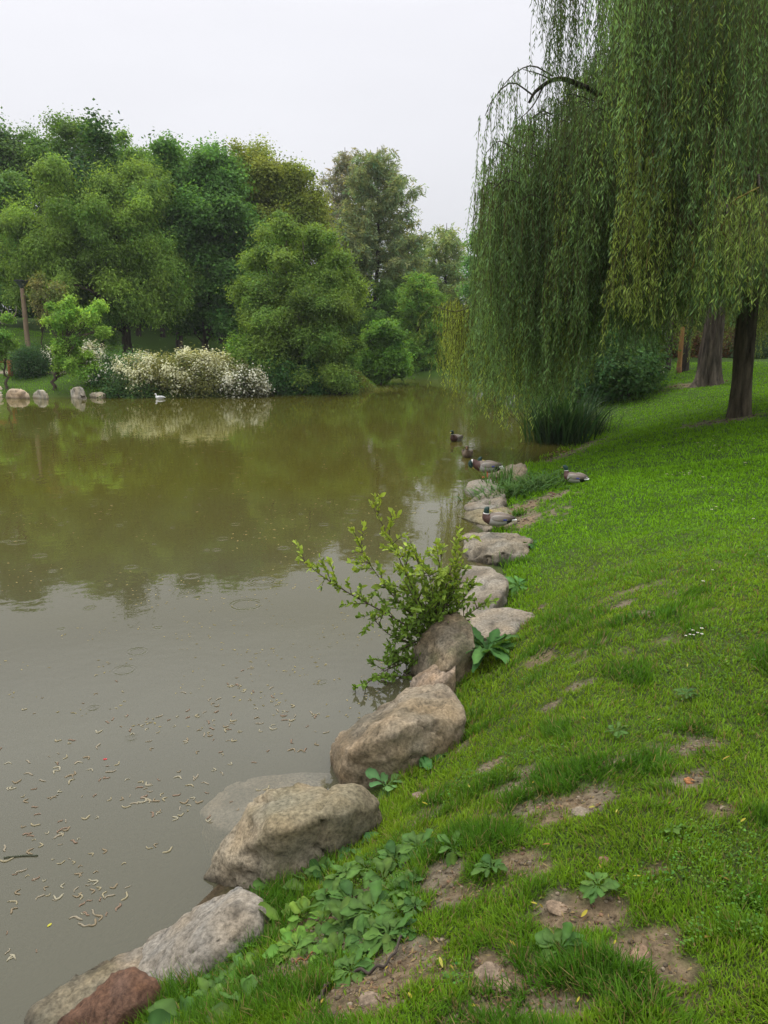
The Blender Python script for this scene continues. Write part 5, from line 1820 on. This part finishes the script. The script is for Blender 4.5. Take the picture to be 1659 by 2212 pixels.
# flecks of litter too small to count
m = 2600
uu, vv = rng.uniform(-20, 1160, m), 930 + 640 * rng.random(m) ** .8
keepn = fbm(np.stack([uu * .012, vv * .03, uu * 0], 1), 3, 3)
pp, sz = [], []
for u, v, kf in zip(uu, vv, keepn):
    bias = .47 if u > 500 else .53
    if kf < bias + .06 * rng.random():
        continue
    p = at_z(u, v, .0175)
    pp.append(p)
    sz.append(1)
pp = np.array(pp)
ok = pond_sd(pp[:, 0], pp[:, 1]) < -.15
pp = pp[ok]
m = len(pp)
az = rng.random(m) * 6.28
D = np.stack([np.cos(az), np.sin(az), az * 0], 1)
Lf = rng.uniform(.015, .05, m) * np.clip(pp[:, 1] / 9, .8, 1.7)
g = Geo()
g.add(*leaf_cards(pp, D, np.tile([0, 0, 1.0], (m, 1)), Lf, Lf * .38, np.array([.30, .25, .12]) * rng.uniform(.5, 1.2, (m, 1)), 0))
tag(g.build('floating_litter', M_PETAL), 'scatter of tiny leaf and blossom flecks on the pond', 'litter', kind='stuff')

# a red petal, a yellow leaf and a twig on the water
p = at_z(222, 1640, .018)
V, F, CC = blades(np.zeros((1, 3)), np.array([[1, .2, .02]]), np.array([.03]), np.array([.016]), np.array([[.55, .05, .06]]), 5, .05, lambda t: max(.05, math.sin(t * PI) ** .7), None, .2)
o = Geo().add(V, F, CC).build('petal', M_PETAL)
o.location = p
tag(o, 'single red petal floating on the grey water', 'petal')
p = at_z(102, 2002, .018)
V, F, CC = blades(np.zeros((1, 3)), np.array([[.4, 1, .02]]), np.array([.028]), np.array([.014]), np.array([[.45, .42, .06]]), 5, .05, lambda t: max(.05, math.sin(t * PI) ** .7), None, .2)
o = Geo().add(V, F, CC).build('leaf', M_PETAL)
o.location = p
tag(o, 'single yellow green leaf floating near the lower boulders', 'leaf')
a, e = at_z(8, 1853, .018), at_z(82, 1848, .018)
V, F = tube(curve([a, (a + e) / 2 + [0, .006, 0], e], 9) - a, .0045, 6)
o = Geo().add(V, F, (.045, .05, .03)).build('floating_twig', M_TWIG)
o.location = a
tag(o, 'short dark twig floating flat on the pond', 'twig')

# ------------------------------------------------------------------ twigs, stones and fallen leaves on the ground
def ground_twig(label, pts, r, c, name='twig'):
    w = np.array([ground(*q) + [0, 0, .018] for q in pts])
    cpt = curve(w, 8 * len(pts))
    cpt[:, 2] = height(cpt[:, 0], cpt[:, 1]) + r + .012 + .01 * np.sin(np.arange(len(cpt)))
    V, F = tube(cpt - w[0], np.linspace(r, r * .5, len(cpt)), 6)
    o = Geo().add(V, F, c).build(name, M_TWIG)
    o.location = w[0]
    return tag(o, label, 'twig')


ground_twig('long dark stem curving through the weedy plantain patch', [(880, 1815), (885, 1855), (860, 1890), (825, 1950), (790, 1985)], .0045, (.05, .035, .03))
ground_twig('dark root lying across the bare soil below the weeds', [(735, 2112), (790, 2110), (840, 2085), (870, 2030), (900, 1960)], .006, (.045, .035, .028))
ground_twig('reddish stem lying under the plantain leaves', [(640, 2090), (690, 2060), (740, 2035)], .0035, (.22, .09, .04))
ground_twig('forked black twig in the short grass beside the dock plant', [(1170, 1420), (1190, 1408), (1215, 1425)], .004, (.03, .025, .02))
ground_twig('short twig on the soil patch at the bottom of the bank', [(690, 2180), (700, 2150), (712, 2140)], .006, (.06, .045, .035))
ground_twig('small twig standing out of the grass near the rounded boulder', [(1030, 1450), (1062, 1440)], .003, (.05, .035, .025))
for k, (u, v, r, lab, c) in enumerate([(1062, 2098, .05, 'round flat brownish stone half sunk in the bare soil', (.22, .165, .115)), (1145, 1700, .035, 'small buff stone in the worn patch nearest the rounded boulder', (.27, .20, .13)), (1262, 1752, .05, 'flat grey brown stone in the widest worn patch', (.22, .18, .13)),
                                       (1090, 2125, .03, 'tan pebble just below the round flat brownish stone', (.28, .20, .13)), (905, 1722, .045, 'ochre stone in the grass below the rounded brown boulder', (.22, .165, .115)), (800, 2170, .035, 'pinkish stone on the soil at the lower edge', (.22, .165, .115)), (1490, 1690, .025, 'orange brown clod in the grass right of the worn patches', (.30, .13, .05)),
                                       (1310, 1850, .03, 'small reddish clod in the short grass', (.22, .12, .08)), (1385, 2045, .035, 'buff stone in the lower grass beside a dark tuft', (.24, .16, .10)), (1205, 1955, .04, 'flat buff stone in thin grass above the dark tuft', (.25, .18, .12))]):
    p = ground(u, v)
    p[2] = height([p[0]], [p[1]])[0]
    bm = bmesh.new()
    bmesh.ops.create_icosphere(bm, subdivisions=4, radius=1)
    V = np.array([q.co[:] for q in bm.verts])
    F = np.array([[q.index for q in f_.verts] for f_ in bm.faces])
    bm.free()
    V = V * (1 + (fbm(V * 1.8 + k * 5, 3, k) - .5) * .7)[:, None] * np.array([r, r * .8, r * .30])
    o = Geo().add(V, [F], np.array(c) * .78 * (.7 + .6 * fbm(V * 60, 3, k))[:, None]).build('stone', M_ROCK)
    o.location = p
    o.rotation_euler = (0, 0, k * 1.3)
    tag(o, lab, 'stone')

rng = np.random.default_rng(44)
gp, gl2 = Geo(), Geo()
bm = bmesh.new()
bmesh.ops.create_icosphere(bm, subdivisions=1, radius=1)
IV = np.array([q.co[:] for q in bm.verts])
IF = np.array([[q.index for q in f_.verts] for f_ in bm.faces])
bm.free()
px, py = [], []
for bx, by, rx, ry, st in BARE:
    k = int(900 * rx * ry / .03 * .4) if by < 9 else 250
    px.append(bx + rng.normal(0, rx * .6, k))
    py.append(by + rng.normal(0, ry * .6, k))
px, py = np.concatenate(px), np.concatenate(py)
ok = (bare_mask(px, py) > .35) & (pond_sd(px, py) > .2)
px, py = px[ok], py[ok]
pz = height(px, py)
for i in range(len(px)):
    r = .002 + .010 * rng.random() ** 3.5
    r *= max(1, py[i] / 5)
    if rng.random() < .62:
        c = np.array([(.15, .115, .075), (.20, .16, .11), (.11, .085, .055), (.17, .10, .06)][rng.integers(4)]) * rng.uniform(.6, 1.2)
        gp.add(IV * (1 + rng.normal(0, .18, IV.shape)) * [r, r * .9, r * .6] + [px[i], py[i], pz[i] + r * .2], [IF], c)
n_ = len(px) // 2
ii = rng.permutation(len(px))[:n_]
az = rng.random(n_) * 6.28
gl2.add(*leaf_cards(np.stack([px[ii], py[ii], pz[ii] + .006], 1), np.stack([np.cos(az), np.sin(az), rng.normal(0, .2, n_)], 1), np.tile([0, 0, 1.0], (n_, 1)), rng.uniform(.008, .035, n_), rng.uniform(.002, .008, n_), np.array([[.16, .10, .05], [.10, .07, .04], [.24, .18, .08], [.07, .05, .03]])[rng.integers(0, 4, n_)]))
tag(gp.build('gravel', M_ROCK), 'crumbs of soil and grit on the worn bare patches', 'gravel', kind='stuff')
tag(gl2.build('leaf_litter', M_PETAL), 'brown bits of leaf and stalk on the worn soil', 'litter', kind='stuff')
FLG = 'yellow fallen leaves on the grass'
proto = []
lspots = [(1010, 2180), (970, 2092), (955, 2080), (940, 2150), (880, 2160), (835, 2110), (1270, 1745), (1120, 1655), (1160, 1960), (1175, 1965), (1340, 1520), (1520, 2040), (1330, 2030), (1640, 1545), (1480, 1440), (1210, 1720), (1150, 1690), (1560, 1655), (1330, 1760), (1450, 1750), (1610, 1790), (1255, 1560), (1380, 2110), (1660, 1980), (920, 1745),
          (905, 1690), (1020, 1705), (1080, 1740), (1240, 2165), (1100, 2040), (1430, 1560), (1190, 1830), (1250, 1980), (700, 2190), (940, 1800), (1550, 1900), (1370, 1900), (1290, 1870)]
for k, (u, v) in enumerate(lspots):
    p = ground(u + RNG.normal(0, 3), v)
    p[2] = height([p[0]], [p[1]])[0] + .022
    if k < 4:
        V, F, CC = blades(np.zeros((1, 3)), np.array([[1, .1, .25 - .1 * k]]), np.array([.042]), np.array([.012]), np.array([[(.34, .29, .04), (.28, .21, .04), (.36, .33, .07), (.24, .14, .04)][k]]), 6, .1 + .08 * k, lambda t: max(.06, math.sin(t * PI) ** .7), None, .3)
        o = Geo().add(V, F, CC).build('fallen_leaf', M_PETAL)
        proto.append(o)
    else:
        o = proto[k % 4].copy()
        COL.objects.link(o)
    o.location = p
    o.rotation_euler = (RNG.normal(0, .3), RNG.normal(0, .3), RNG.random() * 6.28)
    sc = RNG.uniform(.45, .95)
    o.scale = (sc, sc, sc)
    tag(o, 'curled yellow willow leaf lying on the grass or soil', 'fallen leaf', FLG)

# daisies
g = Geo()
dpts = []
for (u, v, su, sv, n) in [(1500, 1385, 14, 5, 7), (1420, 885, 90, 14, 70), (1500, 860, 70, 16, 60), (1345, 905, 30, 8, 30), (1490, 1030, 25, 4, 9), (1540, 1130, 60, 60, 8), (1350, 950, 120, 20, 20), (1550, 960, 60, 18, 16), (1240, 1000, 40, 15, 8)]:
    for _ in range(n):
        dpts.append((u + RNG.normal(0, su), v + RNG.normal(0, sv)))
daisy0 = None
for k, (u, v) in enumerate(dpts):
    if u > 1670:
        continue
    p = ground(u, v)
    z = height([p[0]], [p[1]])[0]
    if daisy0 is None:
        daisy0 = thing('daisy', (0, 0, 0), 'x', 'daisy')
        th = np.linspace(0, 2 * PI, 11)[:-1]
        D = np.stack([np.cos(th), np.sin(th), th * 0 + .25], 1)
        V, F, CC = blades(D * [.004, .004, 0] + [0, 0, .05], D, np.full(10, .013), np.full(10, .007), np.full((10, 3), .72), 3, .1, lambda t: .4 + .6 * t if t < .8 else .6)
        Geo().add(V, F, CC).build('petals', M_PETAL, daisy0)
        V, F = lathe([(.0055, .05), (.005, .053), (.002, .055), (.0002, .0552)], 8)
        Geo().add(V, F, (.55, .38, .03)).build('centre', M_PETAL, daisy0)
        V, F = tube(np.array([(0, 0, -.01), (0.001, 0, .02), (0, 0, .05)]), .0012, 4)
        Geo().add(V, F, (.07, .13, .03)).build('stalk', M_PETAL, daisy0)
        o = daisy0
    else:
        o = copy_tree(daisy0)
    near = v > 1200
    tag(o, 'tiny white daisy in the near lawn cluster' if near else 'tiny white daisy dotting the lawn towards the willow', 'daisy', 'daisies in the near lawn' if near else 'daisies on the lawn by the willow')
    o.location = (p[0], p[1], z + .01)
    sc = RNG.uniform(.7, 1.1) * (.7 if near else 1.1)
    o.scale = (sc, sc, sc)

# ------------------------------------------------------------------ grass
rng = np.random.default_rng(123)


def grass_field(npts, r0, r1, a0, a1, power, seed):
    rng = np.random.default_rng(seed)
    u = rng.random(npts)
    if power == 2:
        r = r0 * (r1 / r0) ** u
    else:
        e = 2 - power
        r = (r0 ** e + u * (r1 ** e - r0 ** e)) ** (1 / e)
    a = rng.uniform(a0, a1, npts)
    return r * np.sin(a), r * np.cos(a)


def grass(name, label, x, y, hbase, wbase, seed, keepd=1.0, far=False):
    rng = np.random.default_rng(seed)
    s = pond_sd(x, y)
    ok = s > .14 + .3 * sstep(17, 15, y) + .16 * (fbm2(x, y, 3, 2, 9) - .5)
    x, y, s = x[ok], y[ok], s[ok]
    bare = bare_mask(x, y)
    ok = rng.random(len(x)) > bare * .93
    x, y, s, bare = x[ok], y[ok], s[ok], bare[ok]
    z = height(x, y, s)
    n = len(x)
    r = np.hypot(x, y)
    tuft = fbm2(x, y, 2.6, 3, 44)
    fine = fbm2(x, y, 11, 2, 45)
    long_ = sstep(.50, .60, fbm2(x, y, 4.2, 3, 44) * .5 + tuft * .5) * sstep(9, 5, r)
    shore = sstep(1.0, .3, s)
    h = hbase * (.35 + .8 * fine + .9 * long_ + .9 * shore) * rng.uniform(.5, 1.25, n) * (1 - .45 * bare)
    wd = wbase * np.clip(r / 3.2, .85, 7) * rng.uniform(.7, 1.3, n)
    h = h * np.clip(r / 8, 1, 2.2)
    az = rng.random(n) * 6.28
    tl = rng.uniform(.1, 1.0, n)
    lx, ly = (fbm2(x, y, 5, 2, 51) - .5) * 2.5, (fbm2(x, y, 5, 2, 52) - .5) * 2.5
    D = np.stack([np.cos(az) * tl + lx * .6, np.sin(az) * tl + ly * .6, np.ones(n)], 1)
    hue = fbm2(x, y, .9, 3, 61)[:, None]
    hue2 = fbm2(x, y, 3.4, 3, 62)[:, None]
    cA, cB, cD = np.array([.125, .260, .012]), np.array([.195, .300, .016]), np.array([.038, .130, .010])
    k = np.clip(hue * 1.2 + hue2 * .9 - .62, 0, 1)
    C = cA * (1 - k) + cB * k
    dkm = (long_ * .75)[:, None]
    C = C * (1 - dkm) + cD * dkm
    C = C * (1 - .10 * sstep(6.5, 3.5, r))[:, None]
    farm = sstep(6, 11, r)[:, None]
    C = C * (1 - farm) + np.array([.150, .325, .009]) * (.75 + .5 * hue2) * farm
    dead = (rng.random(n) < (.08 + .16 * bare) * sstep(9, 6, r))[:, None]
    C = np.where(dead, np.array([.22, .17, .07]), C)
    C = C * np.clip(1 + rng.normal(0, .2, (n, 1)), .5, 1.6)
    g = Geo()
    V, F, CC = blades(np.stack([x, y, z - .006], 1), D, h, wd, C, 2, rng.uniform(.05, .45, n), lambda t: [1, .75, .06][int(round(t * 2))], np.stack([np.cos(az + 1.57), np.sin(az + 1.57), az * 0], 1), 0, 1.12, .7)
    g.add(V, F, CC)
    o = g.build(name, M_GRASS)
    tag(o, label, 'grass', kind='stuff')
    return n


x, y = grass_field(520000, 1.15, 13, -.62, .62, 2, 1)
n = grass('grass', 'short worn lawn grass on the near bank', x, y, .056, .0050, 5)
cx, cy = grass_field(60000, 1.6, 9, -.5, .6, 2, 77)
ok = (fbm2(cx, cy, 1.7, 3, 88) > .56) & (pond_sd(cx, cy) > .5) & (bare_mask(cx, cy) < .5)
cx, cy = cx[ok], cy[ok]
rc = np.random.default_rng(78)
m = len(cx)
cz = height(cx, cy) + rc.uniform(.012, .045, m)
az = rc.random(m) * 6.28
nor = np.stack([rc.normal(0, .35, m), rc.normal(0, .35, m), np.ones(m)], 1)
Lc_ = rc.uniform(.006, .014, m) * np.clip(np.hypot(cx, cy) / 4, 1, 2)
g = Geo()
g.add(*leaf_cards(np.stack([cx, cy, cz], 1), np.stack([np.cos(az), np.sin(az), rc.normal(0, .25, m)], 1), nor, Lc_, Lc_ * .8, pal((.085, .175, .025), rc, m, .25)))
tag(g.build('clover', M_GRASS), 'patches of small clover leaves among the near grass', 'clover', kind='stuff')
x, y = grass_field(150000, 12, 42, .02, .62, 1.8, 2)
n2 = grass('grass', 'bright green lawn grass under and beyond the willow', x, y, .045, .0036, 6)
# far bank
xb = rng.uniform(-24, .6, 60000)
yb = rng.uniform(35.2, 52, 60000)
ok = ~((np.abs(pond_sd(xb, yb) - 4.3) < .5) & (xb < -9))
rb = np.random.default_rng(8)
xb, yb = xb[ok], yb[ok]
n3 = grass('grass', 'dark green lawn grass on the far bank', xb, yb, .05, .003, 9)
print('grass blades', n, n2, n3, 'objects', len(COL.objects))

# ------------------------------------------------------------------ damp air
m, nt, out = new_mat('haze')
pv = N(nt, 'ShaderNodeVolumePrincipled')
pv.inputs['Color'].default_value = (.93, .96, 1, 1)
pv.inputs['Density'].default_value = .00032
nt.links.new(pv.outputs[0], out.inputs['Volume'])
hv = np.array([(x, y, z) for x in (-430, 430) for y in (-70, 720) for z in (-2.5, 32)], float)
hf = np.array([(0, 1, 3, 2), (4, 6, 7, 5), (0, 4, 5, 1), (2, 3, 7, 6), (0, 2, 6, 4), (1, 5, 7, 3)])
tag(mk('haze', hv, [hf], m, smooth=False), 'thin damp haze in the rainy air', 'haze', kind='stuff')
